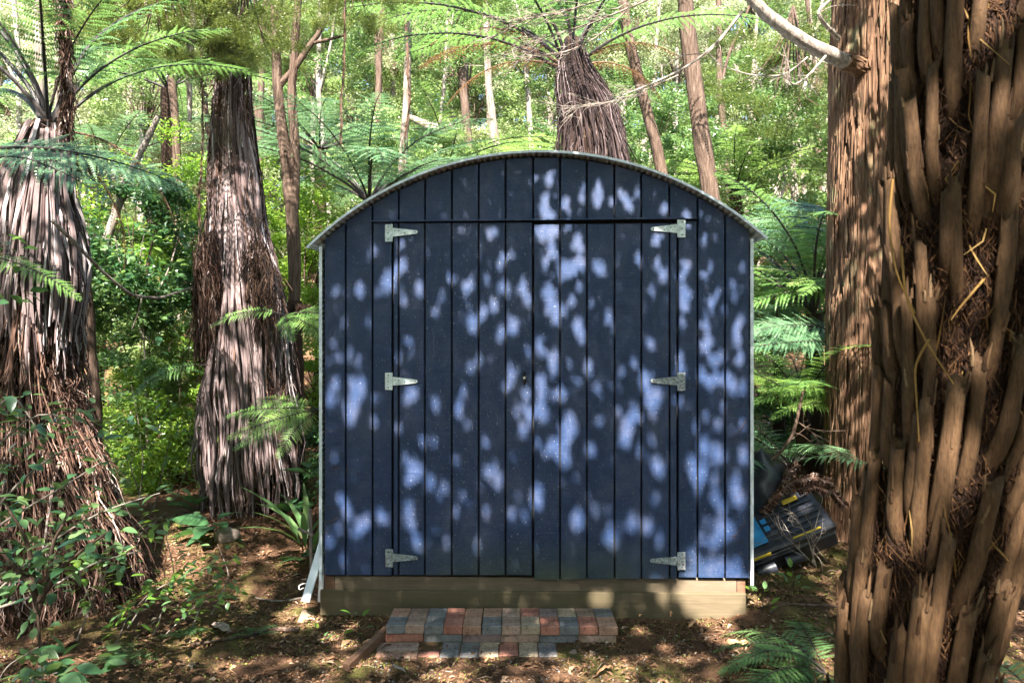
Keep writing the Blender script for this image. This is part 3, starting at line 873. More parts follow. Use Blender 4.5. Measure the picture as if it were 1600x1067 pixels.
def add_frond(parent, kind, loc, az, tilt=0.0, sc=1.0, roll=0.0, name='frond'):
    me = FR[kind][int(rng.integers(len(FR[kind])))]
    o = bpy.data.objects.new(name, me); COL.objects.link(o)
    if parent is not None: o.parent = parent
    o.location = loc
    o.rotation_euler = (roll, -tilt, az)
    o.scale = (sc, sc, sc)
    return o

def skirt_trunk(parent, prof, nstrip, nbig, mat='skirt', Lr=(0.35, 1.0), wr=(0.005, 0.012), shag=0.02, azr=(-math.pi, 0.25), sides=18, nfluff=900, core=True, wave=1.0):
    """prof: list of (x, y, z, r) from top to bottom"""
    P = resample(np.array(prof, float), 40)
    if core:
        mb = MB(); tube(mb, P[:, :3], P[:, 3] * 0.80, sides, wob=0.06)
        mb.build('trunk', M['core'], parent, smooth=False)
    zt, zb = P[0, 2], P[-1, 2]
    zs = P[::-1, 2]
    def at(z): return [np.interp(z, zs, P[::-1, k]) for k in (0, 1, 3)]
    def strip(mb, z0, az, L, wd, lift, m_=6):
        z1 = max(zb - 0.02 - (0 if core else rng.uniform(0, .45)), z0 - L)
        zz = np.linspace(z0, z1, m_)
        pts = []
        wv = rng.normal(0, 0.05) * wave; wv2 = rng.normal(0, 0.17) * wave; ph_ = rng.uniform(0, 6); sx_ = P[0, 0]
        for q, z in enumerate(zz):
            cx, cy_, r = at(z); f = q / (m_ - 1)
            lump = 1 + .26 * mnoise.noise((math.cos(az) * 1.7 + sx_, math.sin(az) * 1.7, z * 1.3)) + .16 * mnoise.noise((math.cos(az) * 5, math.sin(az) * 5 + sx_, z * 3))
            rr = r * lump * (0.90 + lift * f) + shag * rng.normal() * 0.3 + shag * 0.4
            a = az + wv2 * f + 0.12 * wv * q + .05 * math.sin(z * 5 + ph_)
            pts.append((cx + rr * math.cos(a), cy_ + rr * math.sin(a), z))
        pts = np.array(pts)
        out = np.stack([np.cos(az) * np.ones(m_), np.sin(az) * np.ones(m_), np.zeros(m_)], 1)
        tw = rng.normal(0, 0.7)
        tan = np.stack([-np.sin(az) * np.ones(m_), np.cos(az) * np.ones(m_), np.zeros(m_)], 1)
        sd2 = tan * math.cos(tw) + out * math.sin(tw); od2 = out * math.cos(tw) - tan * math.sin(tw)
        taper = (1 - 0.6 * np.linspace(0, 1, m_) ** 2)[:, None] * wd
        A = pts - sd2 * taper / 2; B = pts + od2 * taper * 0.45; C_ = pts + sd2 * taper / 2
        V = np.concatenate([A, B, C_])
        i = np.arange(m_ - 1)
        F = np.concatenate([np.stack([i, i + 1, m_ + i + 1, m_ + i], 1), np.stack([m_ + i, m_ + i + 1, 2 * m_ + i + 1, 2 * m_ + i], 1)])
        mb.add(V, F)
    mb = MB()
    for _ in range(nstrip):
        z0 = zb + (zt - zb) * rng.beta(1.4, 1.0)
        strip(mb, z0, rng.uniform(*azr), rng.uniform(*Lr), rng.uniform(*wr) * (2.0 if rng.random() < .12 else 1), rng.uniform(0.0, 0.22))
    for _ in range(nfluff):
        z0 = zb + (zt - zb) * rng.beta(1.2, 1.6); az = rng.uniform(*azr); cx, cy_, r0 = at(z0)
        o_ = np.array([math.cos(az), math.sin(az), 0]); t_ = np.array([-math.sin(az), math.cos(az), 0])
        p = np.array([cx, cy_, z0]) + o_ * r0 * .95; L_ = rng.uniform(.04, .22)
        q = p + o_ * rng.uniform(.0, .05) + t_ * rng.normal() * .05 - np.array([0, 0, L_])
        tube(mb, [p, (p + q) / 2 + o_ * rng.uniform(0, .03) + t_ * rng.normal() * .02, q], [.003, .0026, .0008], 3, cap=False)
    stuff(mb.build('dead_frond_skirt', M[mat], parent))
    for _ in range(nbig):
        mb = MB()
        strip(mb, zb + (zt - zb) * rng.uniform(0.45, 1.0), rng.uniform(-2.7, -0.45), rng.uniform(Lr[1] * .7, Lr[1] * 1.5), rng.uniform(wr[1], wr[1] * 1.9), rng.uniform(0.1, 0.3), 9)
        mb.build('dead_stalk', M[mat], parent)

def prof_px(lst):
    out = []
    for u, v, hw, Y in lst:
        p = W(u, v, Y); out.append((p[0], p[1], p[2], hw / FPX * Y))
    return out

# left tree fern
A_ = thing('tree_fern', 'stout tree fern at the left edge, its brown skirt of dead fronds spreading wide', 'tree fern', (0, 0, 0))
skirt_trunk(A_, prof_px([(72, 190, 22, 4.45), (70, 235, 45, 4.45), (58, 300, 49, 4.45), (50, 420, 62, 4.45), (44, 560, 78, 4.45), (44, 680, 103, 4.45), (50, 780, 133, 4.45), (62, 860, 155, 4.45), (66, 950, 165, 4.45)]), 1500, 45, 'skirt_red', (0.2, 0.7), (0.004, 0.011), 0.03, nfluff=6500)
skirt_trunk(A_, prof_px([(72, 190, 24, 4.4), (70, 235, 46, 4.4), (62, 300, 58, 4.4), (60, 420, 72, 4.4), (60, 520, 60, 4.4)]), 300, 40, 'ribbon', (0.3, .9), (0.009, 0.022), 0.02, nfluff=60, core=False, wave=.5)
hubA = W(78, 205, 4.45)
for az, tl, sc, kd in ((18, 22, .68, 0), (-30, 10, .6, 0), (60, 20, .9, 0), (100, 5, 1, 0), (140, 8, 1, 0), (165, 0, .95, 0), (200, 12, .95, 0), (-65, 34, .7, 0), (-140, 18, .8, 0), (80, 25, 1, 0), (180, 28, 1, 0), (38, 26, .75, 0)):
    add_frond(A_, 'long', hubA + rng.normal(size=3) * .015, R(az), R(tl), sc)
for az in (60, 10, 190):
    add_frond(A_, 'dead', hubA, R(az), R(-10), .7, name='dead_frond')
# brown hanging dead frond beside its crown
mb = MB()
P = resample([W(98, -30, 4.2), W(103, 60, 4.2), (W(106, 130, 4.2)), W(104, 200, 4.25)], 20)
tube(mb, P, 0.010, 6)
for _ in range(900):
    t = rng.integers(20); a = rng.uniform(0, 6.3); r0 = rng.uniform(.02, .05)
    p = P[t] + rng.normal(size=3) * .012; q = p + np.array([math.cos(a) * r0, math.sin(a) * r0, -rng.uniform(.05, .13)])
    tube(mb, [p, (p + q) / 2 + rng.normal(size=3) * .008, q], [.0032, .0035, .001], 3, cap=False)
tag(mb.build('dead_frond', M['skirt_red']), 'withered rust-brown frond hanging straight down at the top left', 'dead frond')
# drooping green frond at left edge
fg = thing('fern_frond', 'blue-green fern frond reaching in from the left edge across the tree fern skirt', 'fern frond', tuple(W(-60, 262, 3.6)))
add_frond(fg, 'blue', (0, 0, .05), R(5), R(-14), .75, R(38))
add_frond(fg, 'blue', (0, 0, -.02), R(-12), R(-18), .62, R(30))
add_frond(fg, 'blue', (-.1, .1, .1), R(14), R(-8), .7, R(35))
fg = thing('fern_frond', 'small lime fern frond poking in at the left edge beside glossy leaves', 'fern frond', tuple(W(-40, 400, 3.0)))
add_frond(fg, 'lime', (0, 0, 0), R(5), R(-30), .36, R(30))

# second tree fern
B_ = thing('tree_fern', 'tall dead-skirted tree fern trunk standing alone left of the shed, half in sun', 'tree fern', (0, 0, 0))
skirt_trunk(B_, prof_px([(362, 60, 14, 5.9), (366, 100, 20, 5.9), (362, 190, 27, 5.9), (366, 290, 36, 5.9), (376, 400, 46, 5.9), (388, 520, 56, 5.9), (395, 620, 64, 5.9), (398, 740, 72, 5.9), (402, 850, 66, 5.9)]), 700, 20, 'skirt_red', (0.2, .9), (0.005, 0.012), 0.03, nfluff=3600)
skirt_trunk(B_, prof_px([(363, 70, 20, 5.9), (366, 100, 22, 5.9), (362, 190, 29, 5.9), (366, 290, 38, 5.9), (376, 400, 48, 5.9), (388, 520, 58, 5.9), (395, 620, 66, 5.9), (398, 740, 74, 5.9), (402, 850, 68, 5.9)]), 430, 90, 'ribbon', (0.5, 2.1), (0.010, 0.022), 0.02, nfluff=100, core=False, wave=.4)
hubB = W(364, 62, 5.9)
for az in range(20, 360, 60):
    add_frond(B_, 'long', hubB, R(az + rng.uniform(-12, 12)), R(rng.uniform(25, 45)), .7)
# tangle of brown roots on its left shoulder
mb = MB()
for _ in range(1500):
    v0 = rng.uniform(360, 520); u0 = 326 - (v0 - 360) * .05 + rng.normal() * 8
    p = W(u0, v0, 5.62 + rng.normal() * .06); L_ = rng.uniform(.05, .40)
    q = p + np.array([rng.normal() * .03, rng.normal() * .02, -L_])
    tube(mb, [p, (p + q) / 2 + rng.normal(size=3) * .015, q], [.003, .003, .001], 3, cap=False)
tg_ = stuff(mb.build('root_tangle', M['skirt_red'], B_))
# dark tangle on the right
mb = MB()
for _ in range(480):
    v0 = rng.normal(430, 45); u0 = 408 + rng.normal() * 11 + (v0 - 430) * .12
    p = W(u0, v0, 5.55 + rng.normal() * .03); L_ = rng.uniform(.05, .3)
    q = p + np.array([rng.normal() * .03, rng.normal() * .02, -L_])
    tube(mb, [p, (p + q) / 2 + rng.normal(size=3) * .015, q], [.003, .003, .001], 3, cap=False)
stuff(mb.build('root_tangle', M['core'], B_))

# tree fern behind the roof
C_ = thing('tree_fern', 'tree fern with black stalks and drooping dead fronds rising behind the shed roof', 'tree fern', (0, 0, 0))
skirt_trunk(C_, prof_px([(893, 60, 14, 7.6), (897, 120, 28, 7.6), (915, 150, 46, 7.6), (922, 200, 52, 7.6), (928, 260, 60, 7.6), (930, 500, 62, 7.6), (930, 800, 70, 7.6)]), 700, 40, 'skirt_dark', (0.4, 1.1), (0.008, 0.02), 0.04)
hubC = W(893, 112, 7.6)
for az, tl, sc in ((170, 0, 1.25), (185, 8, 1.35), (200, -5, 1.2), (150, 12, 1.2), (215, 10, 1.2), (240, 10, 1.0), (10, 15, 1.1), (-20, 5, 1.1), (-50, 12, 1.0), (40, 15, 1.1), (90, 10, 1.1), (120, 18, 1.1), (-80, 20, 1.0), (60, 30, 1.1), (-100, 35, 1.0), (185, 32, 1.2)):
    add_frond(C_, 'long', hubC + rng.normal(size=3) * .03, R(az), R(tl), sc)
for az, tl, sc in ((188, 50, 1.2), (172, 40, 1.2), (20, 20, .9), (-15, 30, .9), (205, 30, 1.1)):
    add_frond(C_, 'dead', hubC, R(az), R(tl), sc, name='dead_frond')

# other tree ferns: hub px, depth, trunk base, count, kind, scale, label
def tree_fern(u, v, Y, n, kind, sc, label, tl=(0, 22), trunk_r=0.07, group=None, azs=None):
    hub = W(u, v, Y); gx, gy = hub[0], Y
    t = thing('tree_fern', label, 'tree fern', (gx, gy, gh(gx, gy)), 0, group)
    H = hub[2] - gh(gx, gy)
    mb = MB(); P = resample([(0, 0, -.1), (.02, 0, H * .5), (0, 0, H)], 14)
    tube(mb, P, np.linspace(trunk_r * 1.4, trunk_r, 14), 10, wob=.12)
    mb.build('trunk', M['core'], t)
    a0 = rng.uniform(0, 6)
    for k in range(n):
        az = a0 + 2 * np.pi * k / n + rng.uniform(-.2, .2) if azs is None else R(azs[k % len(azs)])
        add_frond(t, kind, (0, 0, H), az, R(rng.uniform(*tl)), sc * rng.uniform(.85, 1.1))
    return t
tree_fern(577, 318, 8.0, 17, 'blue', 1.25, 'blue-green tree fern whose crown opens just above the left shoulder of the shed roof', (-8, 30))
tree_fern(500, 235, 9.5, 13, 'blue', 1.2, 'pale tree fern crown between the twin trunks and the pale vine-hung trunk', (-10, 20))
tree_fern(262, 140, 8.6, 14, 'long', .9, 'tree fern crown spreading between the two skirted tree ferns at upper left', (-15, 12))
tree_fern(1272, 490, 6.6, 15, 'long', .95, 'dark-stalked tree fern between the shed and the big reddish trunk', (0, 28))
tree_fern(1255, 640, 5.9, 12, 'lime', 1.0, 'lower bright fern between the shed side and the big reddish trunk', (5, 26), .05)
tree_fern(1215, 560, 7.6, 12, 'blue', 1.1, 'blue-green fern behind the right wall of the shed', (0, 24), .05)
tree_fern(1235, 730, 5.7, 9, 'blue', .75, 'low blue-green fern drooping behind the plastic case', (0, 15), .04)
tree_fern(700, 262, 10.5, 12, 'lime', 1.5, 'light green tree fern low behind the shed roof near the pale leaning log', (-5, 20))
tree_fern(1150, 300, 9.5, 12, 'lime', 1.1, 'bright fern peeping over the right shoulder of the shed roof', (0, 20))
tree_fern(150, 290, 9.5, 12, 'blue', 1.2, 'pale fern in the bright clearing behind the left tree fern', (-5, 20))
for u_, v_, Y_, kd_, sc_, lab_ in ((1345, 470, 6.2, 'lime', .8, 'fern with pale fronds sweeping left from behind the big reddish trunk, uppermost'),
                             (1350, 560, 5.9, 'blue', .8, 'blue-green fern sweeping left from behind the big reddish trunk at mid height'),
                             (1345, 640, 5.75, 'lime', .7, 'bright fern sweeping left behind the big trunk, above the blue-green low fern'),
                             (1340, 400, 6.8, 'blue', .9, 'shaded fern sweeping left behind the big trunk just under roof level')):
    t = tree_fern(u_, v_, Y_, 8, kd_, sc_, lab_, (-6, 14), .04, None, (150, 163, 176, 188, 200, 214, 170, 182))
    for ch in t.children:
        if ch.name.startswith('frond'): ch.rotation_euler[0] = -R(rng.uniform(10, 35))
# ferns hugging the shed's left side
fg = thing('fern', 'feathery green fern frond arching toward the left wall of the shed at mid height', 'fern', tuple(W(445, 492, 5.2)))
for az, tl, sc in ((-8, -8, .55), (-25, -25, .5), (180, -10, .42), (15, -20, .5), (-60, -20, .42)):
    add_frond(fg, 'lime', (0, 0, 0), R(az), R(tl), sc, R(35) * (1 if abs(az) < 90 else -1))
fg = thing('fern', 'lower feathery fern beside the left wall of the shed above the dark leaves', 'fern', tuple(W(500, 640, 5.1)))
for az, tl, sc in ((175, -10, .55), (195, -30, .5), (160, 0, .45), (215, -20, .5), (235, -35, .4)):
    add_frond(fg, 'lime', (0, 0, 0), R(az), R(tl), sc, R(-35))
fg = thing('fern_frond', 'single pale lime frond held level against the trunk of the middle tree fern', 'fern frond', tuple(W(325, 570, 5.4)))
add_frond(fg, 'lime', (0, 0, 0), R(188), R(-24), .46, R(-40))
mb = MB()
P = resample([W(462, 470, 6.6), W(463, 560, 6.6), W(466, 760, 6.6)], 12); tube(mb, P, .055, 10, wob=.15)
for _ in range(500):
    p = W(462 + rng.normal() * 12, 475 + abs(rng.normal()) * 8, 6.5 + rng.normal() * .04); q = p + np.array([rng.normal() * .03, rng.normal() * .03, -rng.uniform(.02, .12)])
    tube(mb, [p, q], [.004, .001], 3, cap=False)
tag(mb.build('fern_stump', M['core']), 'short dark shaggy tree fern stump behind the shed-side fern', 'stump')

# ------------------------------------------------------------------ foreground cut-stub trunk
D_ = thing('tree_fern', 'big close tree fern trunk on the right covered in cut brown frond stubs', 'tree fern', (0, 0, 0))
YD = 1.34
profD = [(1530, -60, 108), (1514, 150, 110), (1506, 350, 110), (1494, 600, 108), (1472, 760, 106), (1442, 920, 108), (1424, 1067, 112), (1420, 1300, 120), (1410, 1900, 140)]
PD = resample(np.array([[*(W(u, v, YD)), hw / FPX * YD] for u, v, hw in profD]), 60)
PD[:, 3] *= .83
mb = MB(); tube(mb, PD[:, :3], PD[:, 3] * 0.93, 40, wob=.035)
mb.build('trunk', M['rootfibre'], D_)
def atD(z): return np.array([np.interp(z, PD[::-1, 2], PD[::-1, k]) for k in range(4)])
def stub(z0, az, L, r, lean, tilt):
    m_, sd_ = 9, 10
    c = atD(z0)
    out = np.array([math.cos(az), math.sin(az), 0]); tan = np.array([-math.sin(az), math.cos(az), 0])
    ax = (atD(z0 + L)[:3] - c[:3]); ax = unit(ax)
    pts = []
    for q in range(m_):
        f = q / (m_ - 1)
        cc = atD(z0 + L * f)
        pts.append(cc[:3] + out * (c[3] * 0.90 + 0.022 * min(1, f * 3) + tilt * L * f ** 1.5) + tan * lean * L * f)
    pts = np.array(pts)
    rr = r * (1.12 - 0.22 * np.linspace(0, 1, m_)); rr[0] *= 0.6
    mb = MB()
    a = np.linspace(0, 2 * np.pi, sd_, endpoint=False)
    V = []
    ph = rng.uniform(0, 6)
    for q in range(m_):
        up = unit(pts[min(q + 1, m_ - 1)] - pts[max(q - 1, 0)])
        ring = pts[q] + np.outer(np.cos(a) * rr[q] * (1 + .06 * np.sin(3 * a + ph)), tan) + np.outer(np.sin(a) * rr[q] * .95, out)
        if q == m_ - 1:
            ring = ring + np.outer(rng.normal(size=sd_) * 0.0035 + 0.009 * np.cos(a + ph), up)
        V.append(ring)
    V.append(pts[-1] - up * 0.012 + (V[-1] - pts[-1] - up * 0) * 0.72 * np.array([1, 1, 0.3]))
    V = np.concatenate(V)
    k = m_ + 1
    i, j = np.meshgrid(np.arange(k - 1), np.arange(sd_), indexing='ij'); i = i.ravel(); j = j.ravel(); jj = (j + 1) % sd_
    mb.add(V, np.stack([i * sd_ + j, i * sd_ + jj, (i + 1) * sd_ + jj, (i + 1) * sd_ + j], 1))
    mb.add(V[-sd_:], [tuple(range(sd_))])
    for _ in range(5):      # torn fibres standing at the broken end and peeling off the side
        j_ = int(rng.integers(sd_)); b_ = V[(m_ - 1) * sd_ + j_]
        if rng.random() < .4: b_ = V[int(rng.integers(3, m_ - 1)) * sd_ + j_]
        o2 = unit(b_ - pts[-1]) if np.linalg.norm(b_ - pts[-1]) < .05 else out
        e_ = b_ + up * rng.uniform(.006, .035) + o2 * rng.uniform(0, .010)
        tube(mb, [b_ - up * .012, (b_ + e_) / 2 + rng.normal(size=3) * .001, e_], [.0034, .0026, .0006], 4, cap=False)
    mb.build('frond_stub', M['stub'], D_, smooth=True)
zt_, zb_ = PD[0, 2], 0.55
rows = 12
for rw in range(rows):
    z_ = zb_ + (zt_ - zb_) * rw / rows
    nn_ = 17
    for k in range(nn_):
        az = -math.pi + 2 * math.pi * (k + 0.5 * (rw % 2)) / nn_ + rng.uniform(-.12, .12)
        if math.sin(az) > 0.55: continue
        side = -math.cos(az)  # lean away from the centre line at the top
        if rng.random() < 0.1: continue
        stub(z_ + rng.uniform(-.09, .09), az, rng.uniform(.15, .33), rng.uniform(.0092, .0145), rng.uniform(-.035, .035) + .02 + .07 * math.cos(az), rng.uniform(.01, .085))
mb = MB()
for _ in range(15000):
    z_ = rng.uniform(0.6, zt_); az = rng.uniform(-math.pi - .3, .4)
    c = atD(z_); o_ = np.array([math.cos(az), math.sin(az), 0]); t_ = np.array([-math.sin(az), math.cos(az), 0])
    p = c[:3] + o_ * c[3] * rng.uniform(.88, .98)
    L_ = rng.uniform(.015, .06)
    q = p + o_ * rng.uniform(0, .014) + t_ * rng.normal() * .018 + np.array([0, 0, rng.choice([-1, 1]) * L_])
    tube(mb, [p, (p + q) / 2 + o_ * .004 + rng.normal(size=3) * .003, q], [.0012, .0010, .0004], 3, cap=False)
stuff(mb.build('root_fibres', M['rootfibre'], D_))
mb = MB()
for _ in range(40):
    z_ = rng.uniform(0.7, zt_); az = rng.uniform(-math.pi, 0.1)
    c = atD(z_); o_ = np.array([math.cos(az), math.sin(az), 0]); t_ = np.array([-math.sin(az), math.cos(az), 0])
    p = c[:3] + o_ * c[3] * 1.02
    L_ = rng.uniform(.03, .14)
    q = p + o_ * rng.uniform(.005, .03) + t_ * rng.normal() * .03 + np.array([0, 0, L_ * rng.choice([1, 1, -1])])
    tube(mb, [p, (p + q) / 2 + t_ * rng.normal() * .01, q], [.0018, .0016, .0005], 4, cap=False)
stuff(mb.build('split_fibres', M['straw'], D_))
for (pts) in ([(1408, 385), (1415, 470), (1450, 540), (1490, 600)], [(1395, 280), (1388, 350), (1400, 430), (1430, 490)], [(1452, 530), (1428, 570), (1432, 620), (1436, 690)], [(1543, 430), (1500, 480), (1486, 500)]):
    mb = MB(); P = [W(u, v, YD - PD[0, 3] - .03 + abs(u - 1480) / FPX * .9 * YD * .5) for u, v in pts]
    tube(mb, resample(P, 16), np.linspace(.0024, .0012, 16), 6); mb.build('dead_tendril', M['straw'], D_)

# ------------------------------------------------------------------ big trunk on the right
E_ = thing('conifer_tree', 'big tree with reddish stringy bark behind the stub-covered trunk, one bare limb reaching left', 'tree', (0, 0, 0))
YE = 5.1
profE = [(1405, -700, 84), (1400, -60, 88), (1396, 100, 92), (1392, 300, 90), (1390, 500, 91), (1390, 700, 92), (1390, 820, 95), (1390, 880, 106), (1390, 930, 150)]
PE = resample(np.array([[*(W(u, v, YE + .25)), hw / FPX * (YE + .25)] for u, v, hw in profE]), 460)
sd_ = 260
a = np.linspace(0, 2 * np.pi, sd_, endpoint=False)
V = np.zeros((len(PE), sd_, 3))
for i in range(len(PE)):
    x, y, z, r = PE[i]
    for j in range(sd_):
        ca, sa = math.cos(a[j]), math.sin(a[j])
        if sa > 0.45:
            h = 0
        else:
            rd = mnoise.noise((ca * 11 + 0.5 * math.sin(z * 2.2), sa * 11, z * 1.1))
            fi = mnoise.noise((ca * 30 + .6 * math.sin(z * 5), sa * 30, z * 2.6 + 5))
            fl = mnoise.noise((ca * 8, sa * 8, z * 9))
            h = -0.036 * max(0, 0.30 - abs(rd)) / .30 - 0.018 * max(0, 0.25 - abs(fi)) / .25 + 0.008 * fl
        rr = r + h + .01
        rr += 0.05 * (max(0, .45 - z) ** 2) * 4 * (0.5 + 0.5 * math.sin(a[j] * 5 + 1))
        V[i, j] = (x + rr * ca, y + rr * sa, z)
mb = MB(); nE = len(PE)
i, j = np.meshgrid(np.arange(nE - 1), np.arange(sd_), indexing='ij'); i = i.ravel(); j = j.ravel(); jj = (j + 1) % sd_
mb.add(V.reshape(-1, 3), np.stack([i * sd_ + j, (i + 1) * sd_ + j, (i + 1) * sd_ + jj, i * sd_ + jj], 1))
mb.build('trunk', M['bark_red'], E_, smooth=True)
mb = MB()   # loose peeling bark strips
for _ in range(1500):
    q = int(rng.integers(60, nE - 4)); az = rng.uniform(-math.pi, 0.1)
    x, y, z, r = PE[q]; L_ = rng.uniform(.10, .5); wd = rng.uniform(.008, .026)
    o_ = np.array([math.cos(az), math.sin(az), 0]); t_ = np.array([-math.sin(az), math.cos(az), 0])
    k = 4; lift = rng.uniform(0, .02); pts = []
    for m_ in range(k):
        f = m_ / (k - 1)
        pts.append(np.array([x, y, z - L_ * f]) + o_ * (r + .010 + lift * f * f) + t_ * rng.normal() * .003)
    pts = np.array(pts); w_ = (np.array([.6, 1, .9, .3]) * wd)[:, None]
    V = np.concatenate([pts - t_ * w_ / 2, pts + o_ * .004, pts + t_ * w_ / 2]); i = np.arange(k - 1)
    mb.add(V, np.concatenate([np.stack([i, i + 1, k + i + 1, k + i], 1), np.stack([k + i, k + i + 1, 2 * k + i + 1, 2 * k + i], 1)]))
stuff(mb.build('bark_strips', M['bark_red'], E_))
mb = MB()
P = resample([W(1385, 125, 5.3), W(1340, 104, 5.1), W(1300, 88, 5.0), (W(1260, 68, 4.95)), W(1215, 38, 4.9), W(1185, 12, 4.88), W(1150, -30, 4.85)], 22)
tube(mb, P, np.linspace(.060, .035, 22), 12, wob=.06)
mb.build('limb', M['bark_grey'], E_, smooth=True)
mb = MB(); tube(mb, P[:8], np.array([.19, .15, .115, .092, .078, .070, .065, .0605]), 16, wob=.05)
for _ in range(160):
    q = int(rng.integers(0, 6)); a_ = rng.uniform(0, 6.3); o_ = unit(np.array([rng.normal() * .3, -abs(rng.normal()), rng.normal()]))
    p_ = P[q] + o_ * [.19, .15, .115, .092, .078, .070][q]; tube(mb, [p_, p_ + (P[q + 2] - P[q]) * rng.uniform(.3, .9) + o_ * rng.uniform(-.02, .012) + rng.normal(size=3) * .01], [.006, .002], 4, cap=False)
mb.build('limb_collar', M['bark_red'], E_)

def twigs(name, label, segs, mat, parent=None, cat='branch', nsub=0, spread=.25, sub_r=.004, Lsub=(.15, .4), biasu=None, group=None):
    mb = MB()
    for pts, r0, r1 in segs:
        P = resample(np.array(pts), 18); tube(mb, P, np.linspace(r0, r1, 18), 7, cap=True)
        for _ in range(nsub):
            q = int(rng.integers(2, 17)); b = P[q]
            d = unit((P[min(q + 1, 17)] - P[q]) + 0) ; d = unit(d + rng.normal(size=3) * spread * 2 + (0 if biasu is None else np.array(biasu)))
            L_ = rng.uniform(*Lsub); S_ = [b, b + d * L_ * .5 + rng.normal(size=3) * .02, b + d * L_ + rng.normal(size=3) * .05]
            S_ = resample(np.array(S_), 7); tube(mb, S_, np.linspace(sub_r, sub_r * .35, 7), 4, cap=False)
            for _k in range(2):
                b2 = S_[int(rng.integers(2, 6))]; d2 = unit(d + rng.normal(size=3) * .5)
                tube(mb, [b2, b2 + d2 * L_ * .2 + rng.normal(size=3) * .01, b2 + d2 * L_ * .42], [sub_r * .6, sub_r * .45, sub_r * .2], 3, cap=False)
    o = mb.build(name, mat, parent)
    if parent is None: tag(o, label, cat, group)
    return o
twigs('twig_spray', None, [([W(1160, 18, 4.9), W(1120, 70, 4.9), W(1070, 108, 4.9), W(1010, 135, 4.9), W(950, 158, 4.95)], .011, .004)], M['bark_grey'], E_, nsub=6, Lsub=(.08, .22))
twigs('twig_spray', None, [([W(1290, 88, 4.95), W(1262, 120, 4.8), W(1235, 138, 4.75), W(1232, 105, 4.7)], .009, .004),
                          ([W(1262, 90, 4.8), W(1225, 120, 4.8), W(1170, 118, 4.85), W(1120, 100, 4.9)], .007, .003),
                          ([W(1310, 60, 5.1), W(1290, 40, 5.0), W(1275, 20, 4.95), W(1310, -10, 5)], .018, .008)], M['bark_grey'], E_, nsub=7, Lsub=(.06, .2))
twigs('dead_branch', 'bare pale twiggy branch spread in front of the tree fern above the shed roof', [([W(1030, -8, 4.6), W(985, 12, 4.6), W(930, 35, 4.6), W(880, 50, 4.6), W(820, 70, 4.65)], .008, .003),
      ([W(985, 12, 4.6), W(930, 62, 4.6), W(870, 88, 4.6), W(800, 78, 4.6)], .005, .002), ([W(940, 0, 4.6), W(880, 20, 4.6), W(820, 30, 4.6), W(770, 60, 4.6)], .005, .002)],
      M['bark_pale'], nsub=26, Lsub=(.12, .34), sub_r=.0030, biasu=(-1.0, 0, -.15))
twigs('dead_branch', 'lower bare twig fan crossing the shaggy trunk just above the roof', [([W(1060, 118, 5.4), W(1010, 140, 5.4), W(960, 160, 5.4), W(900, 165, 5.45)], .006, .0025)], M['bark_pale'], nsub=30, Lsub=(.12, .36), sub_r=.0030, biasu=(-.9, 0, -.2))

LANDM = ((-200, 'left of the stout left tree fern'), (40, 'just behind the stout left tree fern'), (150, 'over the gap between the skirted tree ferns'), (280, 'just left of the middle tree fern'), (370, 'straight behind the middle tree fern'),
         (440, 'behind the twin-stemmed tree'), (520, 'above the left corner of the shed'), (610, 'by the vine-wrapped pale trunk'), (700, 'over the left slope of the roof'), (780, 'just left of the roof crest'), (860, 'behind the tree fern over the roof'),
         (960, 'just right of the roof crest'), (1040, 'between the two brown trunks over the roof'), (1110, 'right of the straight brown trunk'), (1200, 'by the pale forked trunks'), (1280, 'beside the big reddish trunk'), (1500, 'hidden past the near trunk'))
# ------------------------------------------------------------------ thin trunks
def thin_tree(label, paths, mat, Y, group=None, name='thin_tree', cat='tree', nsub=0):
    t = thing(name, label, cat, (0, 0, 0), 0, group)
    for pts in paths:
        P = resample(np.array([[*W(u, v, Y), hw / FPX * Y] for u, v, hw in pts]), 26)
        P[:, 0] += np.cumsum(rng.normal(size=26)) * .004
        mb = MB(); tube(mb, P[:, :3], P[:, 3], 10, wob=.05)
        mb.build('trunk' if pts is paths[0] else 'stem', mat, t, smooth=True)
    return t
thin_tree('twin-stemmed slim brown tree standing between the middle tree fern and the shed', [[(462, 860, 11), (461, 470, 9), (460, 340, 11), (447, 260, 9), (438, 170, 8), (432, 60, 7), (425, -150, 6)], [(458, 350, 8), (463, 260, 8), (456, 150, 7), (462, 40, 6), (480, -150, 5)], [(440, 130, 5), (470, 95, 5), (500, 50, 4), (520, 0, 3), (525, -40, 2)], [(438, 135, 4), (480, 70, 3), (540, 55, 2)]], M['bark_brown'], 7.2)
thin_tree('slender pale trunk wrapped in brown vine behind the left slope of the roof', [[(620, 700, 8), (626, 285, 7), (634, 190, 6), (638, 90, 6), (634, -120, 5)]], M['bark_pale'], 8.6)
thin_tree('slim brown trunk leaning left, just right of the tree fern behind the roof', [[(1075, 700, 10), (1040, 275, 9), (1012, 175, 9), (990, 90, 8), (974, 10, 8), (950, -150, 7)]], M['bark_brown'], 8.8)
thin_tree('straight dark brown trunk rising behind the right slope of the roof', [[(1160, 800, 17), (1112, 320, 14), (1092, 215, 13), (1080, 120, 13), (1069, 20, 12), (1060, -150, 11)]], M['bark_brown'], 8.0)
thin_tree('pale thin forked trunk in the bush right of the roof', [[(1235, 380, 5), (1218, 320, 5), (1200, 260, 5), (1185, 210, 4), (1150, 100, 3)], [(1212, 300, 3), (1230, 240, 3), (1190, 190, 2)]], M['bark_pale'], 12)
thin_tree('second pale thin trunk, nearer the big reddish tree', [[(1250, 360, 6), (1240, 300, 6), (1236, 220, 5), (1225, 90, 4)], [(1262, 350, 4), (1252, 260, 4), (1240, 150, 3)]], M['bark_pale'], 11.5)
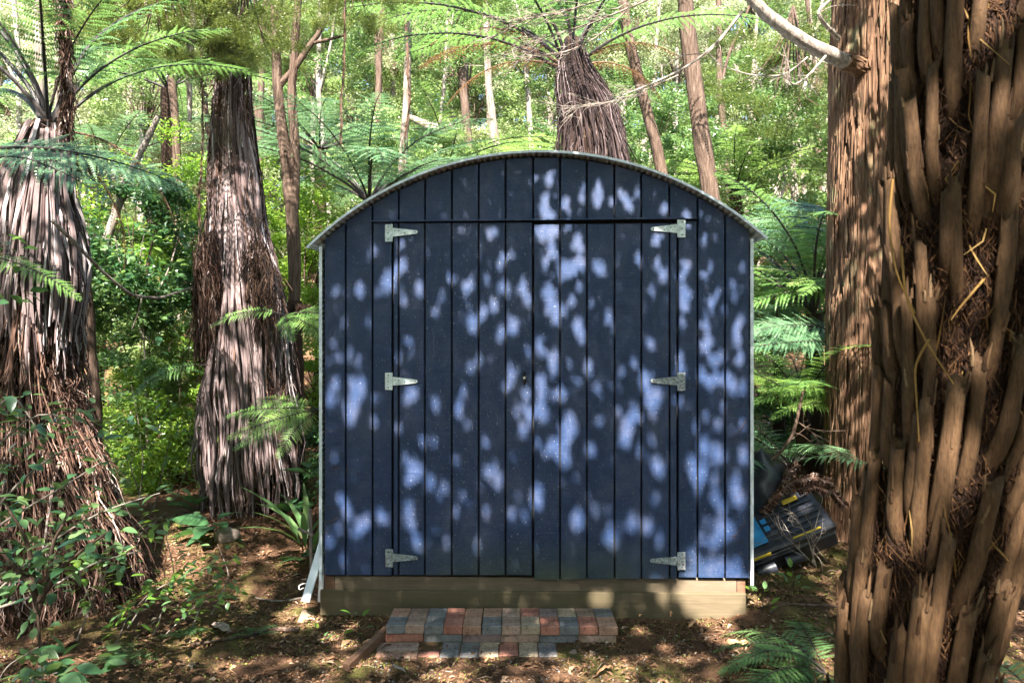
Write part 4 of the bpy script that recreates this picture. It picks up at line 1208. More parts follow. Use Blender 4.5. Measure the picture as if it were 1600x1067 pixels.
thin_tree('pale mottled trunk leaning behind the roof crest', [[(785, 260, 8), (772, 215, 7), (764, 150, 6), (760, 100, 5), (755, -60, 4)]], M['bark_pale'], 11)
thin_tree('fallen pale log slanting behind the roof left of the crest', [[(720, 225, 11), (690, 208, 10), (660, 190, 6), (640, 182, 4)], [(706, 218, 3), (707, 200, 2.5), (700, 186, 2)]], M['bark_pale'], 10.5)
thin_tree('grey leaning stem right of the left tree fern', [[(150, 430, 8), (170, 360, 7), (195, 290, 6), (228, 225, 5), (250, 180, 4)]], M['bark_grey'], 7.0)
thin_tree('sunlit trunk under the small tree fern crown at upper left', [[(283, 420, 8), (280, 300, 7), (277, 200, 6), (270, 120, 6)]], M['bark_brown'], 8.4)
thin_tree('pale trunk hanging straight at the top beside the hanging foliage', [[(296, 190, 3), (298, 120, 5), (302, 40, 6), (302, -80, 6)]], M['bark_pale'], 6.6)
thin_tree('pink-brown trunk left of the withered frond', [[(60, 260, 6), (66, 150, 6), (62, 60, 6), (55, -60, 6)], [(86, 240, 5), (92, 130, 5), (88, -50, 5)]], M['bark_pale'], 9)
thin_tree('reddish old trunk in the shade behind the dead curved stem', [[(150, 700, 9), (138, 470, 8), (128, 400, 7), (112, 330, 5)]], M['bark_brown'], 5.6)
for k_, (u0_, v0_, u1_, v1_, hw_, Y_, ml_) in enumerate(((30, 300, 20, -60, 4, 12, 'grey'), (190, 330, 205, -60, 4, 13, 'grey'), (335, 300, 320, -60, 4, 12.5, 'brown'), (405, 420, 418, -60, 5, 11.5, 'brown'), (515, 330, 500, -60, 4, 13, 'grey'), (590, 260, 605, -60, 5, 13.5, 'brown'),
        (685, 250, 700, -60, 3, 14, 'grey'), (735, 260, 722, -60, 6, 13, 'brown'), (830, 240, 822, -60, 4, 14, 'grey'), (1015, 250, 1035, -60, 3, 14, 'grey'), (1140, 330, 1120, -60, 5, 13, 'brown'), (1165, 330, 1190, -60, 3, 14.5, 'grey'), (1278, 330, 1255, -60, 5, 12.5, 'brown'), (1205, 380, 1300, -60, 3, 12, 'grey'))):
    near_ = min(LANDM, key=lambda q: abs(q[0] - u0_))[1]
    mid_ = (u0_ + u1_) / 2 + rng.uniform(-12, 12)
    thin_tree('%s %s %s stem in the bush %s' % ('slim' if hw_ < 5 else 'stouter', 'slanting' if abs(u1_ - u0_) > 50 else 'upright', ml_, near_), [[(u0_, v0_ + 80, hw_ * 1.2), (u0_, v0_, hw_ * 1.1), (mid_, (v0_ + v1_) / 2, hw_), (u1_, v1_, hw_ * .8)],
              [(mid_, (v0_ + v1_) / 2 + 20, hw_ * .6), (mid_ + rng.uniform(-45, 45), (v0_ + v1_) / 2 - 50, hw_ * .45), (mid_ + rng.uniform(-80, 80), v1_, hw_ * .3)]], M['bark_' + ml_], Y_, 'bare stems in the far bush')
def vine(label, pts, Y, r=.007, hair=120):
    P = resample(np.array([W(u, v, Y) for u, v in pts]), 24) + rng.normal(size=(24, 3)) * .004
    mb = MB(); tube(mb, P, np.linspace(r, r * .5, 24), 6, wob=.1)
    P2 = P + np.stack([.012 * np.sin(np.arange(24)), .01 * np.cos(np.arange(24)), np.zeros(24)], 1); tube(mb, P2, r * .45, 4)
    for _ in range(hair):
        p = P[int(rng.integers(24))]; q = p + np.array([rng.normal() * .012, rng.normal() * .012, -rng.uniform(.04, .15)]); tube(mb, [p, q], [.0022, .0008], 3, cap=False)
    tag(mb.build('hanging_vine', M['skirt_red']), label, 'vine')
vine('brown vine hanging left of centre, ending above the roof', [(539, -30), (538, 80), (534, 150), (533, 225)], 6.0)
vine('thin vine hanging beside the twin-stemmed tree', [(463, 20), (461, 100), (460, 200), (455, 235)], 6.2, .004, 40)
vine('loose brown vine clinging to the slender pale trunk', [(630, -20), (636, 70), (640, 160), (630, 240), (632, 262)], 8.3, .014, 200)
vine('fine root hanging just left of the middle tree fern', [(315, 120), (318, 200), (312, 300), (308, 420), (300, 520)], 5.6, .005, 200)
vine('pair of dark hanging stalks right of the left tree fern', [(102, 260), (112, 330), (126, 400), (140, 470)], 4.7, .006, 150)
mb = MB()
P = resample([W(82, 345, 3.95), W(125, 388, 4.1), W(160, 425, 4.3), W(205, 462, 4.5), W(250, 466, 4.9), W(300, 449, 5.5)], 40)
tube(mb, P, np.linspace(.011, .006, 40), 7)
tube(mb, resample([W(221, 466, 4.6), W(218, 485, 4.6), W(206, 515, 4.6)], 8), .004, 5)
tag(mb.build('sagging_frond', M['bark_pale']), 'long pale dead frond stem sagging in a curve between the two tree ferns', 'stem')

# ------------------------------------------------------------------ foliage masses
def clump_cloud(n, size, nc, ext, L, asp=.45, up=.6, rim=.45, flat=.6, cr=(.18, .42)):
    """leaves gathered in clumps through an ellipsoid of half sizes ext; returns centres"""
    c = unit(rng.normal(size=(nc, 3))) * (rng.uniform(rim, 1.0, size=(nc, 1)) ** .7) * np.array(ext)
    k = rng.integers(nc, size=n); r = rng.uniform(*cr, size=nc)[k]
    d = unit(rng.normal(size=(n, 3))) * (rng.uniform(0, 1, size=(n, 1)) ** .45) * r[:, None]; d[:, 2] *= flat
    return c[k] + d, c

def crown_mesh(name, n, ext, nc, L, asp, mat, up=.6, cr=(.2, .45), limbs=True):
    P, c = clump_cloud(n, 1, nc, ext, L, cr=cr)
    mb = MB(); leaves(mb, P, rng.uniform(.7, 1.25, size=n) * L, asp, up)
    me = mb.mesh(name, M[mat])
    mb2 = MB()
    base = np.array([0, 0, -ext[2] * (1.0 if mat != 'leaf_olive' else -1.2)])
    for q in c[::3]:
        m1 = base * .3 + q * .3 + rng.normal(size=3) * .1; m1[2] = min(m1[2], q[2])
        tube(mb2, resample([base, m1, q], 8), np.linspace(.014, .004, 8), 4, cap=False)
    return me, mb2.mesh(name + '_limbs', M['bark_brown'])
CR = {}
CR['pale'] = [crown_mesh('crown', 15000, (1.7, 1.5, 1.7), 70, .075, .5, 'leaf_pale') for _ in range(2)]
CR['bright'] = [crown_mesh('crown', 15000, (1.7, 1.5, 1.7), 70, .075, .5, 'leaf_bright') for _ in range(2)]
CR['mid'] = [crown_mesh('crown', 15000, (1.6, 1.5, 1.8), 60, .08, .45, 'leaf_mid') for _ in range(2)]
CR['lime'] = [crown_mesh('crown', 9000, (1.0, .9, 1.0), 40, .06, .45, 'leaf_lime', cr=(.15, .35))]
CR['olive'] = [crown_mesh('crown', 34000, (1.3, 1.1, .8), 75, .034, .38, 'leaf_olive', cr=(.12, .3)) for _ in range(1)]
CR['dark'] = [crown_mesh('crown', 9000, (1.2, 1.0, 1.1), 50, .09, .45, 'leaf_dark')]

def bgtree(u, v, Y, kind, sc, label, group=None, name='tree', cat='tree', trunk=True):
    p = W(u, v, Y); g = gh(p[0], p[1])
    t = thing(name, label, cat, (p[0], p[1], g), 0, group)
    me, lm = CR[kind][int(rng.integers(len(CR[kind])))]
    s = sc * rng.uniform(.9, 1.12); rz = rng.uniform(0, 6.28)
    loc = (0, 0, p[2] - g)
    link('crown', me, t, loc, (0, 0, rz), s)
    link('branches', lm, t, loc, (0, 0, rz), s)
    H = p[2] - g
    if trunk and H > .5:
        mb = MB(); P = resample([(rng.normal() * .3, 0, -.2), (rng.normal() * .15, 0, H * .5), (0, 0, H - .7 * s)], 10)
        tube(mb, P, np.linspace(.09, .05, 10) * s, 8, wob=.06)
        mb.build('trunk', M['bark_grey' if rng.random() < .6 else 'bark_pale'], t)
    return t

def zl(kind, far, u, v):
    adj = {'pale': 'pale', 'bright': 'bright yellow-green', 'mid': 'mid-green'}[kind]
    hi = 'high' if v < 60 else ('mid-height' if v < 200 else 'low')
    z_ = min(LANDM, key=lambda q: abs(q[0] - u))[1]
    return '%s %s %s tree %s' % (adj, hi, far, z_), 'leafy trees of the %s bush' % far
# far wall of bush
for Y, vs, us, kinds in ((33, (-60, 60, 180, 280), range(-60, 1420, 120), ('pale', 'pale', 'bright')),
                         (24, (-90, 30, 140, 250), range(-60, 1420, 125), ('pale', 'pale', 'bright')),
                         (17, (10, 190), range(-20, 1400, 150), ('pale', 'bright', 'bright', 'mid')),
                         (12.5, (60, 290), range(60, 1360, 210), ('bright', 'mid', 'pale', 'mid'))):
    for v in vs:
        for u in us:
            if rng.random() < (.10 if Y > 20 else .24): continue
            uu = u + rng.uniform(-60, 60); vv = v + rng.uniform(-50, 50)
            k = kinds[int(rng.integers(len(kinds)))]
            if uu < 340 and rng.random() < .8: k = 'pale'  # mostly whitened leaves at left, the blown-out light there put into leaf colour
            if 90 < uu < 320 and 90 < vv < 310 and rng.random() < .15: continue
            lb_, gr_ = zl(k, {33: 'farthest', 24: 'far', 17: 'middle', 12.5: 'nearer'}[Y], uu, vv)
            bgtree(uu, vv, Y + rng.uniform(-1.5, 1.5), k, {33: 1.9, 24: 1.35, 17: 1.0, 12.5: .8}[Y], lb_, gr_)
# undergrowth between the tree ferns and behind the shed
for (u, v, Y, k, s, lab) in (
    (225, 400, 7.0, 'dark', .62, 'glossy dark-leaved shrub between the two skirted tree ferns'),
    (265, 330, 8.0, 'lime', .8, 'lime shrub top right of the grey leaning stem'),
    (230, 560, 7.2, 'mid', .55, 'mid-green thicket under the glossy shrub'),
    (215, 690, 6.7, 'lime', .55, 'bright lime bush at ground level between the tree ferns'),
    (275, 640, 6.9, 'lime', .6, 'sunny yellow-green bush touching the middle tree fern'),
    (300, 740, 6.8, 'lime', .45, 'low bright bush at the foot of the middle tree fern'),
    (160, 600, 7.6, 'mid', .55, 'shaded thicket right behind the left tree fern'),
    (480, 400, 8.0, 'lime', .8, 'yellow-green bush behind the upper left corner of the shed'),
    (430, 360, 9.0, 'lime', .9, 'lime bush between the middle tree fern and the shed'),
    (500, 560, 7.5, 'lime', .7, 'shrub in the gap by the left wall of the shed'),
    (490, 760, 6.3, 'dark', .45, 'dark shrub in the shade behind the left shed corner'),
    (640, 330, 10.0, 'bright', .8, 'bright shrub just above the left roof slope'),
    (1000, 250, 10.5, 'mid', .7, 'shaded shrub hugging the roof crest on its right'),
    (1180, 250, 10.5, 'mid', .9, 'green shrub under the pale forked trunks'),
    (1260, 330, 9.5, 'mid', .7, 'dim shrub beside the big reddish trunk'),
    (1210, 420, 8.5, 'lime', .7, 'lime shrub seen through the ferns right of the shed'),
    (1230, 560, 8.3, 'mid', .9, 'green shrub behind the ferns right of the shed'),
    (1230, 720, 7.6, 'dark', .7, 'dark shrub low behind the plastic case'),
    (1600, 640, 7.5, 'mid', .6, 'green shrub at the right edge past the near trunk'),
    (60, 420, 9.5, 'bright', .9, 'bright bush behind the left tree fern'),
    (330, 480, 9.0, 'bright', .9, 'bright bush far behind the middle tree fern'),
    (1240, 120, 8.6, 'olive', .8, 'dark fine-leaved tree beside the bare limb at the top'),
    ):
    bgtree(u, v, Y, k, s, lab, name='shrub' if k != 'olive' else 'tree', cat='shrub' if k != 'olive' else 'tree', trunk=False)
# fine hanging foliage at the top
for (u, v, Y, s, lab) in ((250, 10, 5.4, .55, 'olive fine-leaved bough hanging at the top left of the middle tree fern'),
                          (385, 25, 5.5, .5, 'olive fine-leaved bough draped over the head of the middle tree fern'),
                          (330, 70, 5.3, .28, 'small olive spray hanging lower between the two boughs'),
                          (150, -30, 6.0, .6, 'olive bough hanging above the left tree fern crown'),
                          (560, -25, 6.6, .5, 'dim olive bough at the top left of centre'),
                          (440, 60, 7.4, .4, 'olive spray behind the twin-stemmed tree'),
                          (700, -50, 8.5, .7, 'olive bough at the top above the fern fronds')):
    p = W(u, v, Y)
    t = thing('hanging_bough', lab, 'bough', tuple(p))
    me, lm = CR['olive'][0]
    link('foliage', me, t, (0, 0, 0), (0, 0, rng.uniform(0, 6)), s); link('branches', lm, t, (0, 0, 0), (0, 0, rng.uniform(0, 6)), s)

# ------------------------------------------------------------------ leafy plants near the camera
def leaf_mesh(name, L, Wd, mat, fold=.18, droop=.25):
    ts = [0, .18, .42, .68, .88, 1]; ws = [.06, .72, 1, .78, .36, 0]
    V = []; F = []
    for t, w_ in zip(ts, ws):
        z = -droop * L * t * t
        V += [(L * t, 0, z), (L * t, w_ * Wd / 2, z + fold * w_ * Wd / 2), (L * t, -w_ * Wd / 2, z + fold * w_ * Wd / 2)]
    for i in range(5):
        a = i * 3
        F += [(a, a + 3, a + 4, a + 1), (a, a + 2, a + 5, a + 3)]
    mb = MB(); mb.add(V, F); return mb.mesh(name, M[mat], smooth=True)
LM = {'dark': [leaf_mesh('leaf', .085, .042, 'leaf_dark'), leaf_mesh('leaf', .075, .040, 'leaf_mid')],
      'lime': [leaf_mesh('leaf', .06, .028, 'leaf_lime'), leaf_mesh('leaf', .055, .026, 'leaf_mid')],
      'big': [leaf_mesh('leaf', .26, .13, 'leaf_dark', .12, .3), leaf_mesh('leaf', .22, .12, 'leaf_dark', .1, .5)],
      'strap': [leaf_mesh('leaf', .34, .035, 'leaf_mid', .4, .6)]}
def sapling(name, label, cat, stems, kind, nleaf, sc=1.0, mat='bark_brown', r0=.008, side=.09, group=None):
    t = thing(name, label, cat, (0, 0, 0), 0, group)
    allP = []
    for pts in stems:
        P = resample(np.array(pts), 16); mb = MB(); tube(mb, P, np.linspace(r0, r0 * .3, 16), 6)
        mb.build('stem', M[mat], t, smooth=True); allP.append(P); r0_ = r0 * .7
    k = 0
    while k < nleaf:
        P = allP[int(rng.integers(len(allP)))]; q = int(rng.integers(4, 16)); b = P[q]
        d = unit(np.array([rng.normal(), rng.normal(), rng.uniform(-.2, .5)]))
        e = b + d * rng.uniform(.25, 1) * side * (1.2 if rng.random() < .3 else .6)
        me = LM[kind][int(rng.integers(len(LM[kind])))]
        o = bpy.data.objects.new('leaf', me); COL.objects.link(o); o.parent = t
        o.location = e; s = sc * rng.uniform(.6, 1.2); o.scale = (s, s, s)
        o.rotation_euler = (rng.normal() * .35, rng.normal() * .35, math.atan2(d[1], d[0]) + rng.normal() * .3)
        k += 1
    return t
YS = 2.9
sapling('leafy_sapling', 'small leafy sapling with a forked brown stem in the lower left corner', 'sapling',
        [[W(64, 1130, YS), W(62, 1000, YS), W(58, 950, YS)], [W(58, 955, YS), W(78, 900, YS), W(80, 850, YS), W(110, 800, YS)], [W(58, 955, YS), W(50, 890, YS), W(42, 840, YS), (W(10, 790, YS))], [W(60, 940, YS), W(100, 880, YS - .1), W(170, 830, YS - .1)], [W(55, 920, YS), W(10, 870, YS), W(-30, 820, YS)]], 'dark', 130, .8, 'bark_brown', .013, .12)
sapling('leafy_shrub', 'loose green shrub with arching stems in front of the left tree fern', 'shrub',
        [[W(-60, 900, 3.3), W(0, 780, 3.3), W(80, 710, 3.3), W(190, 665, 3.3)], [W(-60, 800, 3.2), W(-10, 700, 3.2), W(60, 640, 3.2), W(130, 660, 3.2)], [W(-60, 980, 3.4), W(60, 860, 3.4), W(150, 800, 3.4), W(250, 770, 3.4)], [W(-60, 700, 3.3), W(20, 610, 3.3), W(70, 690, 3.3)], [W(-60, 860, 3.1), W(30, 800, 3.1), W(100, 760, 3.1), W(160, 720, 3.1)], [W(-40, 960, 3.2), W(60, 930, 3.2), W(140, 880, 3.2), W(220, 860, 3.2)]], 'dark', 290, .85, 'bark_grey', .008, .16)
sapling('leafy_shrub', 'bright leaves on thin stems along the foot of the left tree fern', 'shrub',
        [[W(120, 1000, 3.7), W(160, 900, 3.7), W(200, 850, 3.7), W(260, 800, 3.7)], [W(200, 980, 3.8), W(240, 920, 3.8), W(290, 900, 3.8), W(340, 880, 3.8)], [W(150, 960, 3.7), W(110, 860, 3.6), W(140, 780, 3.6)], [W(240, 990, 3.9), W(275, 900, 3.9), W(255, 820, 3.9)], [W(300, 980, 4.0), W(320, 930, 4.1), W(370, 930, 4.1)]], 'lime', 250, 1.15, 'bark_grey', .005, .15)
sapling('leafy_shrub', 'glossy leaves hanging at the left edge above the small lime frond', 'shrub',
        [[W(-60, 360, 2.7), W(-10, 370, 2.7), W(20, 390, 2.7), W(15, 470, 2.7)]], 'dark', 22, .8, 'bark_grey', .005, .10)
sapling('leafy_shrub', 'low leafy weeds on the soil between the sapling and the tree fern', 'weeds',
        [[W(180, 1010, 3.5), W(200, 960, 3.5), W(230, 930, 3.5)], [W(260, 990, 3.7), W(300, 950, 3.7), W(330, 930, 3.7)], [W(330, 960, 3.9), W(360, 900, 4.0), W(340, 850, 4.1)]], 'lime', 90, .9, 'bark_grey', .004, .12)
sapling('leafy_shrub', 'dense low leaves in the bottom left corner', 'shrub',
        [[W(-20, 1100, 2.7), W(10, 1040, 2.7), W(60, 1010, 2.7)], [W(60, 1110, 2.6), W(110, 1060, 2.6), W(150, 1040, 2.6)], [W(10, 1120, 2.5), W(30, 1070, 2.5), W(90, 1050, 2.5)]], 'dark', 80, 1.1, 'bark_grey', .005, .12)
sapling('leafy_shrub', 'sunlit lime shrub with fine upright stems between the two skirted tree ferns', 'shrub',
        [[W(215, 800, 5.9), W(225, 720, 5.9), W(215, 650, 5.9), W(205, 600, 5.9)], [W(240, 800, 5.8), W(255, 730, 5.8), W(270, 670, 5.8), W(262, 620, 5.8)], [W(265, 800, 5.9), W(290, 740, 5.9), W(300, 690, 5.9), W(290, 640, 5.8)], [W(225, 790, 5.7), W(200, 720, 5.7), W(235, 690, 5.7)]], 'lime', 290, 1.2, 'bark_grey', .006, .26)
sapling('leafy_shrub', 'taller shrub of glossy pointed leaves beside the sagging pale frond stem', 'shrub',
        [[W(230, 700, 6.6), W(225, 520, 6.6), W(215, 400, 6.6), W(235, 330, 6.6)], [W(222, 520, 6.6), W(190, 430, 6.6), W(180, 370, 6.6)], [W(224, 500, 6.6), (W(265, 420, 6.6)), W(285, 350, 6.6)]], 'dark', 260, 1.25, 'bark_grey', .012, .36)
def rosette(name, label, u, v, Y, n, kind, sc, cat='plant', up=(.1, .9)):
    p = W(u, v, Y); g = gh(p[0], p[1]) if True else p[2]
    t = thing(name, label, cat, (p[0], p[1], g))
    for k in range(n):
        az = 2 * np.pi * k / n + rng.uniform(-.3, .3)
        me = LM[kind][int(rng.integers(len(LM[kind])))]
        o = bpy.data.objects.new('leaf', me); COL.objects.link(o); o.parent = t
        o.location = (0.04 * math.cos(az) * sc, 0.04 * math.sin(az) * sc, rng.uniform(.02, .12) * sc)
        s = sc * rng.uniform(.7, 1.15); o.scale = (s, s, s); o.rotation_euler = (rng.normal() * .2, -rng.uniform(*up), az)
    mb = MB(); tube(mb, [(0, 0, -.03), (0, 0, .07 * min(sc, 1))], [.004, .0025], 6); mb.build('stem', M['bark_brown'], t)
    return t
rosette('broadleaf_plant', 'broad flat dark green leaves spreading on the soil below the middle tree fern', 335, 872, 5.2, 9, 'big', 1.0, up=(-.1, .5))
rosette('broadleaf_plant', 'broad dark leaves by the foot of the middle tree fern, left of the others', 305, 842, 5.7, 7, 'big', .8)
rosette('broadleaf_plant', 'dark teal broad leaves in the shade beside the wooden stake', 470, 880, 4.9, 7, 'big', .6)
rosette('broadleaf_plant', 'broad leaves on the bank behind the wooden stake', 455, 830, 5.6, 7, 'big', .8)
tp = rosette('broadleaf_plant', 'dark heart-shaped leaves against the left wall of the shed', 485, 780, 5.2, 9, 'big', .6); tp.location.z += .45
rosette('strap_leaf_plant', 'tuft of long green strap leaves beside the left wall of the shed', 480, 820, 5.0, 12, 'strap', 1.3, up=(.6, 1.4))
rosette('seedling', 'bright green seedling at the foot of the right shed corner', 1192, 935, 4.05, 7, 'lime', 1.2, 'seedling')
rosette('seedling', 'bright green seedling in front of the plastic case', 1240, 905, 4.3, 8, 'lime', 1.1, 'seedling', (.3, 1.2))
rosette('seedling', 'small green seedling beside the pile under the bearer', 560, 990, 3.95, 6, 'lime', 1.0, 'seedling')
rosette('seedling', 'two-leaved seedling on the soil left of the batten', 500, 1010, 3.8, 6, 'lime', .8, 'seedling')
def ground_fern(label, u, v, Y, azs, kind='ground', sc=1.0, z=None):
    p = W(u, v, Y); t = thing('ground_fern', label, 'fern', (p[0], p[1], gh(p[0], p[1]) if z is None else z))
    for az in azs: add_frond(t, kind, (0, 0, .01), R(az), R(rng.uniform(-22, 0)), sc * rng.uniform(.85, 1.1))
    return t
ground_fern('green ground fern spreading low in front of the big reddish trunk', 1290, 1000, 3.4, (150, 175, 195, 215, 235, 260, 120, 90, 280, 200, 185, 165), sc=.72)
ground_fern('ground fern beneath the near stub-covered trunk, at the bottom', 1300, 1120, 2.75, (140, 165, 190, 210, 100, 125), sc=.55)
ground_fern('fern in the bottom right corner past the near trunk', 1640, 1040, 3.0, (150, 170, 190, 130, 110, 210), sc=.8)
ground_fern('small fern at the bottom edge right of centre', 1105, 1120, 3.0, (60, 90, 120, 150, 30, 180), sc=.32)
ground_fern('feathery moss-like fern on the bank left of the shed', 400, 1000, 3.9, (10, 40, 80, 120, 150, 180, 200), sc=.2)
ground_fern('second tiny fern on the soil below the tree fern skirt', 290, 985, 3.9, (10, 40, 80, 120, 150, 180, 200), sc=.22)
ground_fern('tiny green fern sprigs on the soil nearer the camera at left', 190, 1020, 3.6, (10, 40, 80, 120, 150, 180, 200, -30), sc=.24)

# ------------------------------------------------------------------ case, bag, fronds, stones
case = thing('plastic_case', 'black and blue wheeled plastic case with yellow latches tipped over beside the shed', 'case', tuple(W(1215, 825, 4.75)))
rot = Matrix.Rotation(R(-6), 4, 'Z') @ Matrix.Rotation(R(-24), 4, 'Y') @ Matrix.Rotation(R(32), 4, 'X')
case.rotation_euler = rot.to_euler()
def cpart(name, b, mat, bev=.004):
    mb = MB(); box(mb, *b, 0, bev); return mb.build(name, M[mat], case)
cpart('case_body', (-.30, .30, -.17, .17, -.16, -.02), 'blackplastic', .02)
cpart('case_lid', (-.31, .31, -.18, .18, -.015, .05), 'blackplastic', .015)
for y in np.linspace(-.12, .12, 6): cpart('lid_rib', (-.06, .27, y - .008, y + .008, .052, .060), 'greyplastic', .002)
cpart('blue_panel', (-.30, -.10, -.12, .16, .052, .066), 'blueplastic', .004)
cpart('blue_tab', (-.085, -.05, .02, .06, .052, .062), 'blueplastic', .002); cpart('blue_tab', (-.085, -.05, -.04, 0, .052, .062), 'blueplastic', .002)
cpart('yellow_latch', (.10, .20, .10, .135, .060, .070), 'yellowplastic', .003)
cpart('yellow_trim', (.04, .22, -.168, -.157, .052, .062), 'yellowplastic', .002)
cpart('yellow_trim', (-.31, -.12, -.190, -.182, .025, .045), 'yellowplastic', .002)
cpart('rim_strip', (-.31, .05, -.188, -.181, -.012, .018), 'greyplastic', .002)
for x in (-.24, -.05): 
    mb = MB(); tube(mb, [(x, -.19, -.09), (x + .12, -.19, -.09)], .035, 12); mb.build('carry_handle', M['greyplastic'], case, smooth=True)
# black bag
mb = MB()
n1, n2 = 26, 16
V = []
c = W(1192, 775, 5.0)
for i in range(n2 + 1):
    ph = math.pi * i / n2
    for j in range(n1):
        t = 2 * math.pi * j / n1
        d = np.array([math.sin(ph) * math.cos(t), math.sin(ph) * math.sin(t), math.cos(ph)])
        r = 1 + .16 * mnoise.noise(Vector(d * 2.2)) + .08 * mnoise.noise(Vector(d * 6))
        V.append(c + d * np.array([.19, .2, .30]) * r)
F = [(i * n1 + j, i * n1 + (j + 1) % n1, (i + 1) * n1 + (j + 1) % n1, (i + 1) * n1 + j) for i in range(n2) for j in range(n1)]
mb.add(V, F)
tag(mb.build('black_bag', M['bag'], smooth=True), 'slumped black plastic bag against the right side of the shed behind the case', 'bag')
# old fronds lying over the case: ribbed coils of brown
def dead_coil(label, pts, r):
    P = resample(np.array([W(*p) for p in pts]), 30); mb = MB(); tube(mb, P, .012, 6)
    T = unit(np.gradient(P, axis=0))
    for k in range(95):
        t = k / 95 * 28.9; i = int(t); f = t - i; p = P[i] * (1 - f) + P[i + 1] * f; tt = T[i]
        sdv = unit(np.cross(tt, [0, -1, 0.3])); up = np.cross(sdv, tt)
        for sg in (1, -1):
            q = p + sdv * sg * r * .8 + up * .0 + tt * r * .5 + rng.normal(size=3) * .004
            m = p + sdv * sg * r * .6 + up * (-.02) * np.sign(up[1]) + rng.normal(size=3) * .003
            tube(mb, [p, m, q + np.array([0, 0, -.02])], [.006, .0055, .002], 4, cap=False)
    tag(mb.build('dead_frond', M['skirt_red']), label, 'dead frond')
dead_coil('ribbed brown dead frond arching over the plastic case', [(1190, 800, 4.65), (1215, 770, 4.6), (1240, 750, 4.6), (1275, 745, 4.7), (1300, 755, 4.8)], .032)
dead_coil('second ribbed dead frond lying behind the arched one', [(1200, 790, 4.8), (1222, 760, 4.8), (1232, 735, 4.85), (1245, 725, 4.9)], .03)
dead_coil('short ribbed dead frond between the case and the big trunk', [(1245, 765, 4.7), (1270, 758, 4.7), (1300, 768, 4.8), (1320, 790, 4.8)], .03)
twigs('dead_branch', 'dark bare branch slanting up right of the shed above the bag', [([W(1170, 745, 4.95), W(1215, 712, 4.95), W(1240, 680, 4.95), W(1255, 610, 5.0)], .011, .009), ([W(1248, 660, 4.95), W(1275, 680, 5.0), W(1300, 692, 5.0)], .005, .003)], M['bark_brown'], nsub=4, Lsub=(.1, .25))
twigs('dead_branch', 'tangle of thin pale dead twigs in front of the plastic case', [([W(1275, 885, 4.35), W(1262, 840, 4.35), W(1245, 810, 4.35), W(1225, 800, 4.35)], .005, .002), ([W(1275, 885, 4.35), W(1240, 850, 4.3), W(1215, 828, 4.3)], .004, .002), ([W(1270, 880, 4.4), W(1272, 830, 4.4), W(1285, 780, 4.45)], .004, .002)], M['bark_pale'], nsub=9, Lsub=(.06, .2), sub_r=.0022)
mb = MB(); P = resample([(x_, y_, gh(x_, y_) + .022) for x_, y_ in ((1.40, 4.02), (1.5, 4.12), (1.62, 4.05), (1.78, 4.1), (1.95, 3.9))], 14); tube(mb, P, np.linspace(.009, .004, 14), 7)
tag(mb.build('fallen_stick', M['bark_brown']), 'bent brown stick lying on the litter between shed and case', 'stick')
mb = MB(); P = resample([(x_, y_, gh(x_, y_) + .02) for x_, y_ in ((-1.15, 4.0), (-1.3, 3.99), (-1.42, 3.86), (-1.62, 3.78))], 14); tube(mb, P, np.linspace(.014, .006, 14), 7)
tag(mb.build('fallen_stick', M['bark_brown']), 'dark crooked stick on the soil left of the shed', 'stick')
mb = MB(); P = resample([(x_, y_, gh(x_, y_) + .012) for x_, y_ in ((-1.22, 4.45), (-1.38, 4.38), (-1.55, 4.46))], 10); tube(mb, P, np.linspace(.007, .004, 10), 6)
tag(mb.build('fallen_stick', M['bark_pale']), 'pale thin stick on the bank left of the leaning white board', 'stick')

def rock(name, label, c, s, mat='stone', cat='stone', seed=0):
    mb = MB(); V = []; n1, n2 = 18, 12
    for i in range(n2 + 1):
        ph = math.pi * i / n2
        for j in range(n1):
            t = 2 * math.pi * j / n1
            d = Vector((math.sin(ph) * math.cos(t), math.sin(ph) * math.sin(t), math.cos(ph)))
            r = 1 + .25 * mnoise.noise(d * 1.6 + Vector((seed, 0, 0))) + .07 * mnoise.noise(d * 6)
            V.append(np.array(c) + np.array(d) * np.array(s) * r)
    F = [(i * n1 + j, (i + 1) * n1 + j, (i + 1) * n1 + (j + 1) % n1, i * n1 + (j + 1) % n1) for i in range(n2) for j in range(n1)]
    mb.add(V, F); return tag(mb.build(name, M[mat], smooth=True), label, cat)
for k, (u, v, hu, lab) in enumerate(((1588, 778, 30, 'upper pale stone at the right edge past the near trunk'), (1600, 822, 34, 'middle pale rounded stone at the right edge'), (1574, 826, 18, 'small pale stone wedged left of the rounded ones'), (1592, 862, 28, 'lowest stone resting on the weathered plank'))):
    rock('stone', lab, W(u, v, 5.2), (hu / FPX * 5.2, .16, hu * .72 / FPX * 5.2), seed=k * 3.1)
beam('weathered_plank', W(1545, 905, 4.9), W(1690, 915, 5.0), .16, .07, M['timber_grey'], 'weathered pale plank under the stones at the right edge', 'plank')
beam('weathered_plank', W(1560, 690, 5.6), W(1720, 690, 5.6), .06, .05, M['timber_grey'], 'upper grey rail above the pale stones at the right edge', 'rail')
rock('stone', 'dull brown stone among the broad leaves at the foot of the middle tree fern', (-1.98, 5.15, .18), (.09, .07, .06), 'timber_grey', seed=9)
